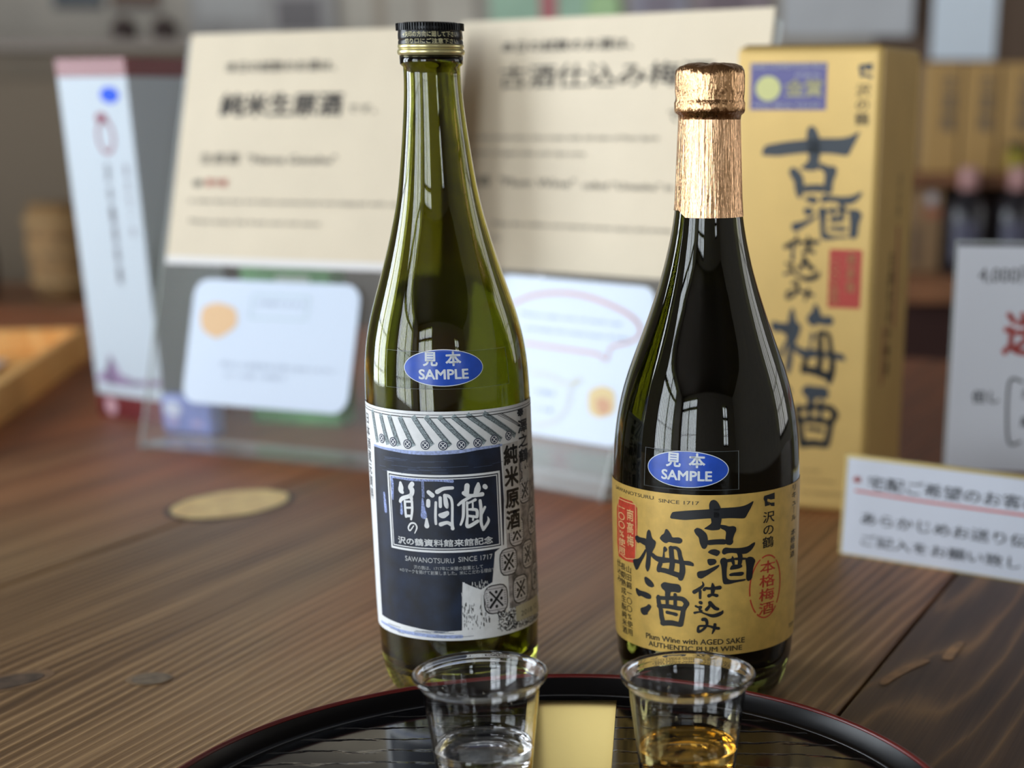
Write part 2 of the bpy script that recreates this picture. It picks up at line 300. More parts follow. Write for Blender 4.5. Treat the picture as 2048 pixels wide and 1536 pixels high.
D = json.loads(r'''{"ko":[[[-17.66,94.54],[-16.73,97.03],[-15.8,97.8],[-7.69,98.98],[0.46,99.59],[5.7,100.09],[13.82,100.11],[17.6,100.69],[21.53,102.52],[20.23,99.82],[18.31,96.73],[17.36,95.02],[16.41,94.57],[9.91,95.28],[5.75,95.17],[1.08,95.5],[-7.65,94.65],[-10.61,94.28],[-14.24,94.39]],[[0.46,99.44],[0.29,101.82],[1.0,103.45],[2.3,103.94],[3.61,103.41],[4.8,101.75],[5.7,99.8],[6.05,94.86],[5.5,92.17],[5.53,90.06],[1.72,89.78],[-0.03,90.15],[-2.07,90.59],[-0.05,91.96],[1.54,93.16],[1.22,95.26]],[[-6.45,89.88],[-4.99,91.13],[-2.94,90.43],[-0.6,88.33],[0.01,85.61],[-0.1,82.87],[-1.11,81.1],[-2.58,81.33],[-3.77,84.04],[-4.08,86.47],[-5.56,87.94]],[[5.2,92.48],[7.86,92.08],[9.37,91.4],[11.48,91.58],[12.72,90.89],[12.91,89.36],[11.87,87.31],[11.3,85.22],[11.63,83.98],[10.43,82.54],[8.01,83.13],[7.82,85.73],[8.21,89.35],[5.52,90.66]],[[-0.57,85.3],[3.53,85.72],[8.12,85.71],[8.46,83.02],[4.15,83.27],[-0.4,82.87]]],"shu":[[[-0.22,79.67],[1.24,80.89],[3.29,81.16],[5.37,80.19],[5.53,79.12],[4.22,77.63],[3.03,78.11],[1.26,78.75]],[[-0.33,76.61],[3.35,76.57],[4.1,75.18],[3.38,73.97],[1.03,73.23],[-0.02,74.31]],[[-4.85,69.92],[-3.96,70.72],[-1.02,71.08],[2.51,72.75],[5.46,73.91],[4.88,72.39],[2.53,70.6],[-0.11,68.77],[-2.75,67.04],[-4.24,67.47],[-4.84,68.69]],[[6.27,79.7],[6.84,81.2],[8.03,81.76],[10.15,81.34],[14.8,80.99],[18.66,81.36],[20.97,82.63],[22.5,83.04],[22.37,81.68],[20.72,79.44],[18.42,78.02],[15.82,77.98],[11.72,78.94],[8.98,78.96],[7.49,78.27],[6.58,78.77]],[[5.44,75.14],[6.02,76.65],[7.5,77.05],[8.72,76.22],[9.06,74.05],[8.65,71.3],[8.72,67.28],[10.12,66.26],[13.23,66.02],[18.06,66.15],[18.09,65.22],[12.94,64.8],[10.47,64.21],[7.41,64.24],[6.77,66.13],[6.22,72.96]],[[8.12,76.1],[10.85,76.39],[11.13,77.76],[12.08,76.61],[12.61,73.19],[11.21,73.3],[10.88,74.86],[8.3,74.55]],[[11.92,76.78],[18.46,76.17],[18.49,75.09],[12.1,75.38]],[[12.96,79.0],[16.13,78.26],[16.21,75.02],[15.62,72.77],[13.71,72.95],[13.98,75.23],[13.77,77.71]],[[10.31,72.13],[11.21,73.45],[15.93,73.2],[16.28,71.93],[14.38,71.19],[10.03,70.91]],[[17.49,75.51],[19.45,76.52],[21.5,75.95],[22.94,74.22],[22.29,72.45],[21.66,70.37],[21.46,65.73],[19.44,64.58],[18.07,65.84],[18.27,70.48],[17.87,73.62]],[[9.61,68.77],[10.97,69.61],[16.65,69.73],[17.17,68.59],[16.06,67.62],[11.94,67.99],[10.39,67.95]]],"ume":[[[-29.64,86.56],[-28.72,88.0],[-27.61,87.62],[-26.78,84.07],[-24.45,82.93],[-25.1,80.26],[-26.62,77.82],[-26.62,77.07],[-27.51,75.45],[-27.78,70.56],[-29.41,67.29],[-30.76,69.67],[-30.51,71.59],[-29.75,76.56],[-30.87,80.08],[-30.13,83.16]],[[-37.11,83.19],[-35.76,84.08],[-33.97,83.41],[-29.67,83.61],[-29.25,79.98],[-31.11,80.04],[-34.01,81.0],[-35.04,80.25],[-36.87,81.56]],[[-29.97,77.64],[-31.17,74.83],[-33.66,71.0],[-35.53,67.62],[-36.89,67.15],[-38.5,69.63],[-39.03,71.96],[-34.65,73.05],[-31.62,76.98],[-30.65,78.63]],[[-27.51,75.45],[-26.62,77.63],[-24.5,76.1],[-21.22,75.99],[-18.08,75.99],[-14.67,75.6],[-11.35,75.32],[-8.1,75.33],[-6.31,74.31],[-6.3,72.83],[-8.09,73.12],[-10.62,73.34],[-15.04,73.9],[-18.09,73.78],[-21.64,72.97],[-24.52,73.68]],[[-22.79,84.63],[-21.58,86.43],[-20.38,87.12],[-19.59,89.59],[-18.44,89.16],[-16.92,87.13],[-16.54,85.71],[-13.2,86.18],[-11.74,85.38],[-11.55,84.29],[-12.46,83.13],[-15.79,83.22],[-18.07,83.54],[-19.23,82.68],[-20.8,83.05]],[[-20.8,80.84],[-19.82,81.32],[-18.65,79.99],[-19.24,78.82],[-20.22,78.52],[-19.95,75.78],[-21.43,75.59],[-20.9,77.88]]],"umeS":[[[-16.93,80.72,2.31],[-16.74,77.61,2.38],[-16.37,73.59,2.54],[-16.94,69.82,2.54]],[[-17.5,80.77,1.38],[-14.67,81.05,1.54],[-13.19,79.78,1.92],[-12.64,77.25,2.0],[-11.79,73.99,2.38],[-11.52,70.31,2.77],[-12.37,66.9,2.54]],[[-23.29,69.77,2.15],[-19.66,69.69,2.46],[-15.8,68.83,2.46],[-12.07,67.97,2.69]],[[-22.25,72.89,2.15],[-22.95,71.31,2.23],[-23.21,69.59,2.38]]],"shu2":[[[-31.58,64.44],[-30.6,65.38],[-28.09,64.32],[-26.34,62.92],[-25.71,61.52],[-26.81,60.51],[-29.06,60.76],[-30.91,61.93]],[[-37.42,57.92],[-36.57,58.68],[-34.47,57.8],[-30.51,57.83],[-27.76,57.01],[-27.33,55.57],[-28.25,54.72],[-30.57,54.59],[-33.5,55.34],[-35.07,54.62],[-36.66,55.61]],[[-34.41,49.21],[-30.64,50.76],[-28.97,52.42],[-27.39,51.37],[-28.1,49.72],[-29.75,47.87],[-29.53,46.96],[-32.2,46.03],[-33.95,47.01]],[[-22.33,62.79],[-20.49,64.36],[-17.35,63.99],[-13.18,64.03],[-12.07,62.44],[-12.26,60.55],[-13.19,59.8],[-15.83,60.03],[-17.37,59.67],[-17.38,57.41],[-20.15,57.06],[-19.93,59.92],[-21.73,60.99]]],"shu2S":[[[-23.51,56.77,1.92],[-23.37,53.95,2.31],[-22.32,50.69,2.31],[-21.94,47.31,2.46],[-20.98,44.02,2.46]],[[-23.85,56.15,1.92],[-19.75,56.55,1.92],[-15.08,57.1,2.15],[-11.33,56.87,2.31],[-9.49,54.92,2.54]],[[-9.49,54.74,2.54],[-10.96,51.99,2.23],[-11.51,48.91,2.38],[-12.38,44.65,2.54]],[[-21.47,44.13,2.54],[-17.05,44.85,2.69],[-12.64,44.43,2.31]],[[-23.48,52.22,2.0],[-18.19,52.7,2.23],[-13.57,52.33,2.15],[-10.59,52.39,2.08]],[[-19.07,57.58,1.69],[-18.9,52.69,1.69]],[[-15.0,58.8,1.69],[-15.01,52.76,1.77]],[[-19.0,49.75,1.77],[-16.64,49.54,1.54],[-14.53,49.2,1.77]]],"shi":[[[-2.35,65.62,0.45],[-1.96,64.0,1.12],[-3.99,62.1,1.66],[-5.97,60.72,2.02]],[[-3.36,61.24,1.35],[-3.33,57.85,1.17]],[[-1.49,61.93,1.57],[-0.87,62.59,1.35],[1.42,62.48,1.35],[5.6,62.81,1.97]],[[2.23,64.86,0.67],[2.5,62.57,2.13],[2.25,59.52,1.35]],[[0.73,58.98,1.79],[2.29,59.52,1.26],[4.29,59.03,1.7]]],"komi":[[[-3.21,55.77,1.66],[-2.89,55.51,1.66]],[[-5.3,53.95,1.08],[-4.14,53.44,1.03],[-2.98,53.53,1.35],[-3.5,52.46,1.12],[-2.76,51.49,1.35]],[[-5.77,50.67,1.26],[-3.28,51.14,0.81],[-0.75,50.25,0.9],[2.84,49.28,1.75],[6.43,50.48,1.79],[7.26,51.88,0.18]],[[-0.31,52.4,1.75],[1.1,54.26,1.35],[1.19,55.69,1.79]],[[1.19,55.69,1.79],[3.42,53.13,1.75],[4.81,52.53,1.61]]],"mi":[[[-1.95,47.52,1.75],[-0.72,47.53,1.7],[-0.03,45.65,1.35],[-0.9,43.65,1.3],[-2.79,41.94,1.3],[-4.06,41.69,1.48],[-3.86,44.04,1.08],[-1.75,44.42,1.08],[0.79,44.31,1.08],[3.34,43.5,1.35],[5.37,43.1,1.48]],[[3.64,45.05,1.48],[3.35,42.94,1.44],[2.49,40.67,0.67]]],"kura":[[[-19.82,108.06,1.67],[-19.62,106.04,3.21],[-19.88,104.66,3.12],[-18.95,103.81,1.95]],[[-13.53,108.12,2.65],[-14.68,106.54,2.51],[-13.79,105.26,2.93],[-14.61,102.74,2.23],[-19.14,100.93,2.23],[-20.52,99.4,1.84]],[[-14.61,102.74,2.23],[-14.34,101.14,1.95]],[[-17.92,99.7,1.45],[-17.89,95.32,1.51],[-17.68,92.6,1.51]],[[-14.11,100.07,1.45],[-14.28,95.69,1.51],[-15.07,91.64,1.28]],[[-17.93,99.56,1.23],[-14.18,99.93,1.23]],[[-17.8,96.7,1.12],[-14.35,97.05,1.12]],[[-17.72,92.87,1.51],[-14.89,93.16,1.39]],[[-13.95,88.58,0.61],[-15.94,86.18,0.78],[-16.8,87.47,0.84],[-15.42,89.54,0.95],[-13.29,89.74,0.95],[-12.36,87.89,0.89],[-13.56,85.17,0.5]],[[-5.78,104.78,2.23],[-4.15,103.34,2.51]],[[-6.13,100.7,2.23],[-6.3,98.52,2.29]],[[-7.4,92.33,1.12],[-7.44,89.04,2.79]],[[-1.81,105.0,2.45],[1.11,106.5,1.95],[5.06,106.77,1.73]],[[-2.7,100.12,1.39],[-3.2,93.57,1.45],[-3.15,90.15,1.39]],[[-0.62,102.31,1.73],[-0.75,98.24,1.73]],[[1.49,103.39,1.84],[1.94,99.31,2.51],[2.27,97.95,1.67]],[[1.62,103.38,1.67],[3.43,102.81,1.67],[4.61,100.07,1.39],[4.24,90.81,1.39],[4.29,87.92,2.01]],[[-1.21,94.28,1.67],[2.28,95.36,1.95]],[[-1.1,93.87,1.39],[0.47,93.46,1.67],[2.52,94.81,1.39]],[[-0.97,89.9,2.29],[1.92,90.72,1.84],[3.72,89.72,1.95]],[[11.68,107.44,2.79],[11.26,104.09,2.79]],[[10.06,104.17,2.23],[11.48,103.13,2.23],[13.61,102.69,1.84],[18.61,102.89,2.34]],[[16.88,107.96,1.53],[16.49,105.56,3.49],[15.26,102.96,2.23]],[[19.92,106.42,2.57],[20.42,105.95,2.34]],[[13.33,102.44,1.67],[9.22,100.28,1.67],[7.3,98.75,1.26]],[[9.75,100.25,1.67],[9.29,93.32,1.56],[7.98,89.56,1.17]],[[11.32,99.74,1.28],[11.15,93.2,1.28],[11.07,88.54,1.95],[15.79,90.6,1.95]],[[15.15,100.66,1.67],[13.49,99.98,1.23],[11.3,99.2,1.23]],[[11.7,96.44,1.12],[15.48,95.85,1.73],[15.67,92.81,1.67]],[[11.83,93.42,1.34],[15.6,92.55,1.45]],[[13.87,99.54,0.95],[13.84,96.0,1.0]],[[13.99,93.25,1.0],[13.63,91.36,1.0]],[[17.4,100.03,1.67],[17.68,95.35,1.84],[17.43,89.88,1.67],[18.34,86.32,1.53]],[[19.6,96.77,1.39],[17.59,93.44,1.67]],[[18.34,86.32,1.53],[21.02,89.99,1.67],[20.69,92.24,0.28]]],"navy":[[[-38.24,122.34],[-26.79,122.48],[-19.11,122.68],[-8.88,122.75],[1.42,122.73],[11.5,123.29],[19.73,123.98],[28.93,124.93],[29.85,98.81],[28.74,77.63],[23.67,74.91],[21.69,60.77],[15.9,57.95],[10.87,60.4],[7.53,62.32],[6.91,53.91],[6.23,38.79],[-0.41,38.46],[-8.63,38.63],[-16.22,39.32],[-25.04,39.83],[-32.41,40.19],[-40.67,40.52],[-40.3,72.77],[-39.67,96.97]]],"groove":[[[-37.62,137.92],[-34.77,125.84]],[[-30.31,137.21],[-26.69,126.05]],[[-24.17,137.2],[-20.08,126.19]],[[-17.8,137.2],[-12.45,126.51]],[[-10.77,137.98],[-3.67,127.18]],[[-4.65,138.2],[4.27,126.86]],[[1.5,138.25],[12.22,126.83]],[[7.56,138.42],[20.27,127.1]],[[14.17,138.82],[28.89,127.32]],[[22.01,138.96],[38.09,127.82]],[[29.49,138.43],[42.7,131.15]],[[34.2,140.59],[42.44,135.59]]],"disc":[[-30.57,127.09],[-22.88,126.51],[-14.89,126.21],[-6.24,126.19],[1.8,126.04],[10.03,126.15],[17.61,126.55],[25.87,127.21],[34.31,127.79]],"ledge":[[[-37.77,122.95,0.92],[-30.14,122.76,1.05],[-22.74,122.79,1.31],[-15.12,122.59,1.58],[-6.44,122.6,1.71],[1.64,122.89,1.71],[9.89,123.25,1.58],[17.48,123.95,1.31],[25.71,124.11,1.18],[29.91,124.18,0.92]]],"frameO":[[-27.76,112.45],[28.03,112.68],[28.01,76.92],[-27.79,76.26]],"barrel":[[31.25,68.95,10.6,13.0],[45.84,69.44,10.6,13.5],[23.34,52.22,12.5,14.0],[38.48,54.07,11.0,13.5],[53.85,56.32,9.6,13.5],[37.32,82.16,10.6,13.5],[52.57,84.38,10.6,13.5],[45.38,100.52,10.6,12.5],[46.5,113.33,9.6,10.0]],"trunk":[[[7.59,58.71],[15.79,55.54],[15.55,45.33],[16.93,37.73],[6.58,36.28]]],"sticker":[[[34.09,46.26],[43.38,46.54],[56.47,46.44],[60.34,36.53],[45.37,38.4],[34.41,38.68]]],"leaves":[[21.9,36.92],[46.46,39.34]],"rope":[[[-25.93,110.41,1.39],[-20.16,110.32,1.12],[-13.86,110.12,1.26],[-6.72,110.27,1.26],[-1.34,110.26,0.98],[5.2,109.79,1.39]],[[-25.24,109.41,1.67],[-24.69,106.77,1.39],[-25.21,102.6,1.67],[-25.04,99.89,0.84]],[[-8.69,109.64,0.39],[-8.81,102.34,0.39]],[[-7.99,109.68,0.39],[-8.11,102.38,0.39]],[[-8.86,101.52,0.84],[-8.79,97.72,1.67],[-8.59,93.64,3.07]],[[-19.94,98.92,0.84],[-20.12,93.96,1.67]]],"ropeL":[[[-31.14,101.65,1.3],[-30.66,93.36,2.08]]],"baseline":[[[-42.33,36.76,0.96],[-32.89,36.8,1.2],[-25.42,36.25,1.44],[-13.81,36.14,1.68],[-4.02,35.9,1.68],[5.87,35.82,1.68]]],"Ltext":[["沢の鶴資料館来館記念",-23.09,79.32,22.86,3.53],["SAWANOTSURU",-19.46,71.51,4.34,2.38],["SINCE 1717",6.16,71.99,22.24,2.38],["沢の鶴は、1717年に米屋の副業として",-15.03,68.04,17.33,1.91],["※のマークを掲げて創業しました。米にこだわる理由で",-23.12,65.85,23.23,1.91]],"LvB":[["純米原酒",35.31,123.92,83.61,8.45]],"LvS":[["※澤之鶴",45.66,140.65,113.53,7.71]],"Ldate":[["2018.12",37.65,40.56,53.4,2.23]],"Ledge":[["日本酒蔵元資料",-39.75,137.68,106.48,5.26]],"Lz":[[-2.35,141.16],[1.65,33.72],[-2.4,140.01],[1.5,124.31]],"Lsample":[[-15.02,159.74],[22.42,159.88],[3.86,168.24],[3.36,153.0],[-26.42,167.76],[37.48,166.03],[-20.07,151.32],[35.11,153.06]],"Rz":[[-2.62,106.01],[1.58,29.72]],"Rsample":[[-30.03,118.75],[9.24,116.82],[-10.42,125.37],[-10.08,108.7],[-31.63,124.14],[14.08,125.84],[-30.81,108.43],[13.94,109.14]],"seal":[[[-53.57,99.29],[-35.69,99.35],[-35.45,86.73],[-37.47,70.35],[-44.63,69.71],[-54.13,70.51]]],"sealI":[[[-51.59,98.3],[-36.7,98.24],[-36.47,86.54],[-37.08,72.35],[-44.15,71.03],[-51.34,72.19]]],"Rw":[["南高梅",-40.67,95.62,77.35,5.47],["一〇〇%使用",-48.33,96.67,71.93,6.99]],"Rd":[["SAWANOTSURU",-55.07,102.15,-25.89,2.08],["SINCE 1717",-23.24,101.43,-4.13,2.05],["Plum Wine with AGED SAKE",-31.08,35.08,18.42,3.45],["AUTHENTIC PLUM WINE",-29.65,31.56,17.22,3.22]],"Rv":[["山田錦一〇〇%使用",-42.45,68.12,33.36,4.7],["長期熟成生酛純米酒",-47.59,68.27,33.04,5.28],["仕込み",-52.2,68.9,57.66,5.45]],"Rv2":[["沢の鶴",29.95,96.62,78.89,7.41],["リキュール 本格梅酒",50.51,105.48,70.07,6.11]],"Rml":[["720ml",45.22,33.55,56.66,2.39]],"logo":[[[26.94,103.79],[33.29,104.43],[33.37,101.44],[30.82,101.54],[28.92,102.22],[28.68,101.17],[30.41,99.12],[27.47,98.86],[27.24,101.12],[26.54,102.46]],[[29.07,100.91],[30.85,100.05],[33.26,99.86],[33.3,98.16],[31.22,98.5]]],"oval":[[29.5,60.58],[21.19,61.91],[40.14,59.32],[31.36,75.37],[28.63,45.37]],"ovalV":[["本格梅酒",30.63,73.38,46.67,10.98]],"planes":{"leftbeige":[-0.4132,1.37,0.1514,-24,20,0.5],"rightbeige":[-0.1803,1.34,0.147,-36,11.4,0.4],"leftcard":[-0.3981,1.3168,0.0402,-24,20,0.5],"rightcard":[-0.1559,1.235,0.0382,-38.4,21.5,0],"hand":[0.1135,0.9913,0.0,-33,4,0],"white":[0.1895,1.06,0.04,-8,8,0]},"B1":[["本日の試飲のお酒は、",38.6,150.1,146.2,8.7],["純米生原酒",37.4,114.3,156.8,19.1],["です。",162.2,116.6,188.8,6.6],["生原酒  \"Nama Genshu\"",23.7,76.0,157.2,8.8],["is sake that has not been pasteurized and shipped with care",17.3,43.55,225.6,4.0],["Please enjoy the fresh and rich taste",19.7,26.9,149.0,4.0]],"B1g":[["※",18.6,57.15,28.8,6.1]],"B1r":[["要冷蔵",31.4,57.6,54.1,6.5]],"B2":[["本日の試飲のお酒は、",44.1,161.75,171.9,8.6],["古酒仕込み梅酒",45.6,135.35,246.1,17.3],["です。",210.7,110.65,239.3,8.9],["is sake-based plum wine made with old sake of Plum Spirit",21.8,96.95,204.7,4.0],["years of aged sake and ripe ume",23.1,85.3,137.2,4.1],["梅酒  \"Plum Wine\"",15.0,62.25,130.4,8.2],["called \"Umeshu\" in",137.8,62.6,221.7,5.3],["Enjoy the mellow and natural sweet taste and aroma",50.5,32.3,225.8,4.0],["of it",48.0,21.55,59.6,3.4]],"c3hex":[[[9.3,68.4],[10.6,78.9],[25.7,83.2],[44.6,78.7],[47.5,65.6],[40.2,59.3],[28.3,52.9],[13.5,58.9]]],"c3t":[["ご試飲できます",63.5,81.95,112.0,3.5],["受付にて試飲券をお買い求めください",35.2,31.3,147.6,3.6],["お一人様 一杯限り",41.2,22.95,100.2,3.6]],"c3box":[[60.2,90.1],[114.7,90.2],[113.5,72.3],[59.0,71.5]],"c4bub":[[[23.9,94.8,2.14],[41.6,102.8,2.41],[69.0,106.8,2.41],[95.3,106.0,2.41],[122.3,100.8,2.41],[140.5,95.1,2.41],[150.5,88.9,2.41],[152.7,81.4,2.41],[143.0,75.5,1.87],[129.4,71.0,1.87],[127.9,61.8,1.6],[115.9,65.2,1.87],[81.2,66.0,1.87],[45.2,66.8,1.87]]],"c4y":[[[57.2,45.0,1.34],[75.0,45.5,1.34],[94.0,40.8,1.34],[108.1,45.5,1.34],[100.2,37.5,1.34],[101.9,25.8,1.34],[93.5,12.9,1.34],[74.2,6.6,1.34]]],"c4t":[["Please take one of each cup",34.8,86.75,134.4,3.3],["and enjoy the sweet taste of sake",42.0,76.4,143.6,3.3],["お酒は",66.4,30.75,87.2,2.9],["二十歳",70.2,18.1,87.5,2.9]],"c4masu":[[[117.2,38.0],[129.2,43.1],[141.7,40.6],[146.8,24.4],[133.0,18.9],[121.9,22.2]]],"c4masu2":[[[125.6,32.4],[133.4,34.5],[141.0,31.5],[141.6,23.8],[132.3,21.4]]],"h":[["宅配ご希望のお客様は",15.5,43.75,142.6,9.3],["あらかじめお送り伝票に",12.9,21.15,148.3,8.5],["ご記入をお願い致します",14.0,7.6,145.3,8.0]],"hr":[["＊",5.1,46.1,10.7,5.0]],"hu":[[[7.6,41.6,1.55],[55.0,40.7,1.55],[119.1,40.8,1.55],[141.4,40.8,1.55]]],"w":[["4,000円以上お買上げ",14.1,120.45,120.5,11.9],["但し",14.5,43.9,32.8,8.5]],"wr":[["送料無料",32.0,75.0,137.1,28.6]],"w2":[["北海道・沖縄",46.3,47.3,98.0,7.1],["離島は除く",47.6,29.05,93.0,7.1]],"wb":[[[47.1,58.4,1.65],[38.4,57.6,1.65],[40.3,20.4,1.65],[48.3,19.3,1.65]]],"gb":{"ko":[18.3,210.7,84.2,255.9],"shu":[40.0,184.5,88.1,215.4],"shi":[34.7,173.4,60.0,188.3],"komi":[35.2,157.0,61.2,174.1],"mi":[37.0,143.8,57.6,157.8],"ume":[24.1,89.0,80.8,142.9],"shu2":[21.5,43.9,77.8,89.9]},"gst":[9.5,265.5,61.0,294.1],"gmed":[13.2,271.0,30.2,286.2],"gstT":[["SAKE COMPETITION 2018",11.0,290.65,59.5,3.3],["受賞酒",39.7,285.65,56.4,2.4],["金賞",33.3,273.4,58.5,12.1],["GOLD MEDAL WINNER",12.2,267.35,57.0,2.7]],"glogo":[81.6,284.1,90.9,293.6],"gv":[["沢の鶴",85.25,281.8,255.9,9.9]],"gseal":[67.0,140.7,89.4,178.8],"gsv":[["南高梅",82.1,177.0,150.2,6.2],["一〇〇%使用",71.1,174.4,143.2,6.2]],"gsm":[["Plum Wine with AGED SAKE",52.1,27.4,65.9,2.8],["AUTHENTIC JAPANESE",52.3,19.9,76.4,2.9],["720ml  SAWANOTSURU",52.6,11.65,84.6,2.8]]}''')
LP = [(302.1,14.3),(299.9,14.5),(299.0,14.07),(293.3,14.06),(292.9,14.39),(288.9,14.42),(288.7,13.76),(285.1,13.78),(284.0,12.4),(275.2,12.55),(260.8,13.95),(250.4,15.3),(239.9,16.69),(229.3,18.45),(218.6,21.1),(207.7,24.2),(196.7,27.7),(185.6,31.5),(174.4,34.9),(163.1,37.04),(151.6,38.01),(140.0,38.3),(116.4,38.5),(67.5,38.9),(42.1,39.2),(31.8,39.0),(21.4,38.6),(10.9,37.5),(5.6,36.3),(2.0,34.6),(0,32)]
RP = [(284.0,14.85),(281.2,15.22),(274.1,15.27),(271.1,14.95),(270.1,15.39),(266.6,15.42),(265.0,13.79),(262.9,13.35),(250.6,13.9),(229.6,14.8),(222.8,15.3),(216.8,16.3),(208.1,18.1),(197.2,20.9),(186.2,24.5),(175.1,28.5),(163.8,33.0),(152.4,37.35),(140.9,40.6),(129.2,42.7),(117.4,43.8),(105.5,44.35),(93.4,44.5),(68.8,44.3),(43.7,43.9),(30.9,43.5),(20.5,42.7),(12.7,41.2),(6.4,39.2),(2.0,36.5),(0,34)]

# ------------------------------------------------------------------ colours
PAPER = mat('label_paper', (236, 238, 238), .55, noise=.02, nscale=300)
NAVY = mat('navy_ink', (20, 30, 48), .45, noise=.35, nscale=120)
INK = mat('black_ink', (22, 24, 28), .5)
SOFTINK = mat('grey_ink', (74, 66, 46), .5)
WHITEINK = mat('white_ink', (238, 240, 240), .5)
LILAC = mat('lilac_ink', (160, 176, 218), .5, noise=.12, nscale=900)
TEAL = mat('teal_ink', (146, 160, 164), .5, noise=.25, nscale=1500)
GOLDPAPER = mat('gold_label_paper', (214, 176, 92), .42, noise=.055, nscale=160, metal=.15)
RED = mat('vermilion_ink', (196, 66, 44), .5, noise=.08, nscale=500)
BLUE = mat('sticker_blue', (38, 84, 196), .25, noise=.06, nscale=200)
STICKW = mat('sticker_white', (238, 240, 245), .3)
TAPE = acrylic('clear_tape', (.93, .95, .95, 1), .06)
ACR = acrylic('clear_acrylic', (.96, .965, .965, 1), .02, .06)
ACR2 = acrylic('satin_acrylic', (.96, .965, .965, 1), .3, .045)
ACREDGE = mat('acrylic_edge', (228, 234, 232), .12, trans=.55, ior=1.49)

# ------------------------------------------------------------------ room
x0, x1, y0, y1, z0, z1 = ROOM
FLOOR = mat('floor_boards', (140, 126, 112), .4, noise=.12, nscale=6, stretch=(1, 8, 1))
WALL = mat('plaster_wall', (180, 172, 160), .85, noise=.04, nscale=8)
DARKW = mat('dark_timber', (52, 42, 36), .5, noise=.15, nscale=20)
CEIL = mat('ceiling_boards', (88, 78, 68), .8, noise=.1, nscale=10)
struct(box('floor', x0 - .2, x1 + .2, y0 - .2, y1 + .2, z0 - .05, z0, FLOOR))
struct(box('ceiling', x0 - .2, x1 + .2, y0 - .2, y1 + .2, z1, z1 + .05, CEIL))
struct(box('wall_back', x0, x1, y1, y1 + .1, z0, z1, WALL))
def wall_with_holes(name, axis, pos, t, a0, a1, holes):
    """a wall in the plane axis=pos from a0..a1, with window holes (b0, b1, zb, zt)"""
    bm = bmesh.new()
    def add(u0, u1, v0, v1):
        if axis == 'x': b = box_bm(pos - t, pos, u0, u1, v0, v1)
        else: b = box_bm(u0, u1, pos - t, pos, v0, v1)
        me = bpy.data.meshes.new('w'); b.to_mesh(me); b.free(); bm.from_mesh(me); bpy.data.meshes.remove(me)
    u = a0
    for b0, b1, zb, zt in sorted(holes):
        add(u, b0, z0, z1); add(b0, b1, z0, zb); add(b0, b1, zt, z1); u = b1
    add(u, a1, z0, z1)
    return struct(bmo(name, bm, WALL))
HL = [(-2.0, -.3, -.6, 1.8), (.65, 1.95, -.6, 1.8)]
HR = [(1.3, 2.7, 0, 1.5)]  # opening made up for the added fill light
HB = [(-2.5, -.9, -.6, 1.8), (1.35, 1.85, .3, 1.5)]
wall_with_holes('wall_left', 'x', x0, .1, y0, y1, HL)
wall_with_holes('wall_right', 'x', x1 + .1, .1, y0, y1, HR)
wall_with_holes('wall_front', 'y', y0, .1, x0, x1, HB)
def window(n, axis, pos, hole, bars):
    b0, b1, zb, zt = hole
    fr = bmesh.new()
    def add(u0, u1, v0, v1, d=.05):
        if axis == 'x': b = box_bm(pos - .06, pos - .06 + d, u0, u1, v0, v1)
        else: b = box_bm(u0, u1, pos - .06, pos - .06 + d, v0, v1)
        me = bpy.data.meshes.new('w'); b.to_mesh(me); b.free(); fr.from_mesh(me); bpy.data.meshes.remove(me)
    f = .05
    add(b0, b0 + f, zb, zt); add(b1 - f, b1, zb, zt); add(b0, b1, zb, zb + f); add(b0, b1, zt - f, zt)
    add(b0, b1, zt - .42, zt - .33); mid = (b0 + b1) / 2; add(mid - .035, mid + .035, zb, zt)
    for i in range(1, bars): u = b0 + (b1 - b0) * i / bars; add(u - .009, u + .009, zb, zt, .03)
    for k in (.33, .6): v = zb + (zt - .4 - zb) * k; add(b0, b1, v - .008, v + .008, .03)
    o = struct(bmo('window_%d' % n, fr, DARKW)); return o
window(1, 'x', x0, HL[0], 12); window(2, 'x', x0, HL[1], 9); window(3, 'y', y0, HB[0], 12); window(4, 'y', y0, HB[1], 4); window(5, 'x', x1 + .1, HR[0], 6)  # the fifth frame belongs to the made-up fill light opening

# ------------------------------------------------------------------ table of wide planks running diagonally away from the viewer
AX = radians(68 - 90)   # plank direction
TW = wood('dark_stained_cedar', [(.36, (64, 44, 29)), (.52, (122, 93, 62)), (.64, (160, 127, 89)), (.84, (200, 164, 118))], freq=150, rough=.46, bump=.8, ring=5, dist=.0008, big=1.8, red=(.98, .40, .20, 1), lw=.5)
TW2 = wood('broad_grain_cedar', [(.36, (48, 32, 22)), (.55, (84, 62, 43)), (.68, (104, 79, 54)), (.86, (150, 116, 76))], freq=62, rough=.46, bump=.5, ring=5, dist=.0008, big=2.2, red=(.85, .55, .40, 1), lw=.6)
table = thing('display_table', 'large brown stained wooden plank table that carries the bottles, tray and signs', 'table', (0, 0, 0), (0, 0, AX))
edges = [-1.90, -1.237, -.712, -.187, .338, .80]
A0, A1 = -.35, 1.80
for i, (a, b) in enumerate(zip(edges, edges[1:])):
    g = .0012
    bmo('plank', box_bm(a + g, b - g, A0, A1, -.045, 0, .0012, 2), TW2 if i >= 3 else TW, table)
for a in (-1.8, .7):
    for b in (-.25, 1.7): box('leg', a - .045, a + .045, b - .045, b + .045, -.75, -.1, DARKW, table, .003)
box('apron', -1.8, .7, -.27, -.23, -.15, -.045, DARKW, table); box('apron', -1.8, .7, 1.68, 1.72, -.15, -.045, DARKW, table)
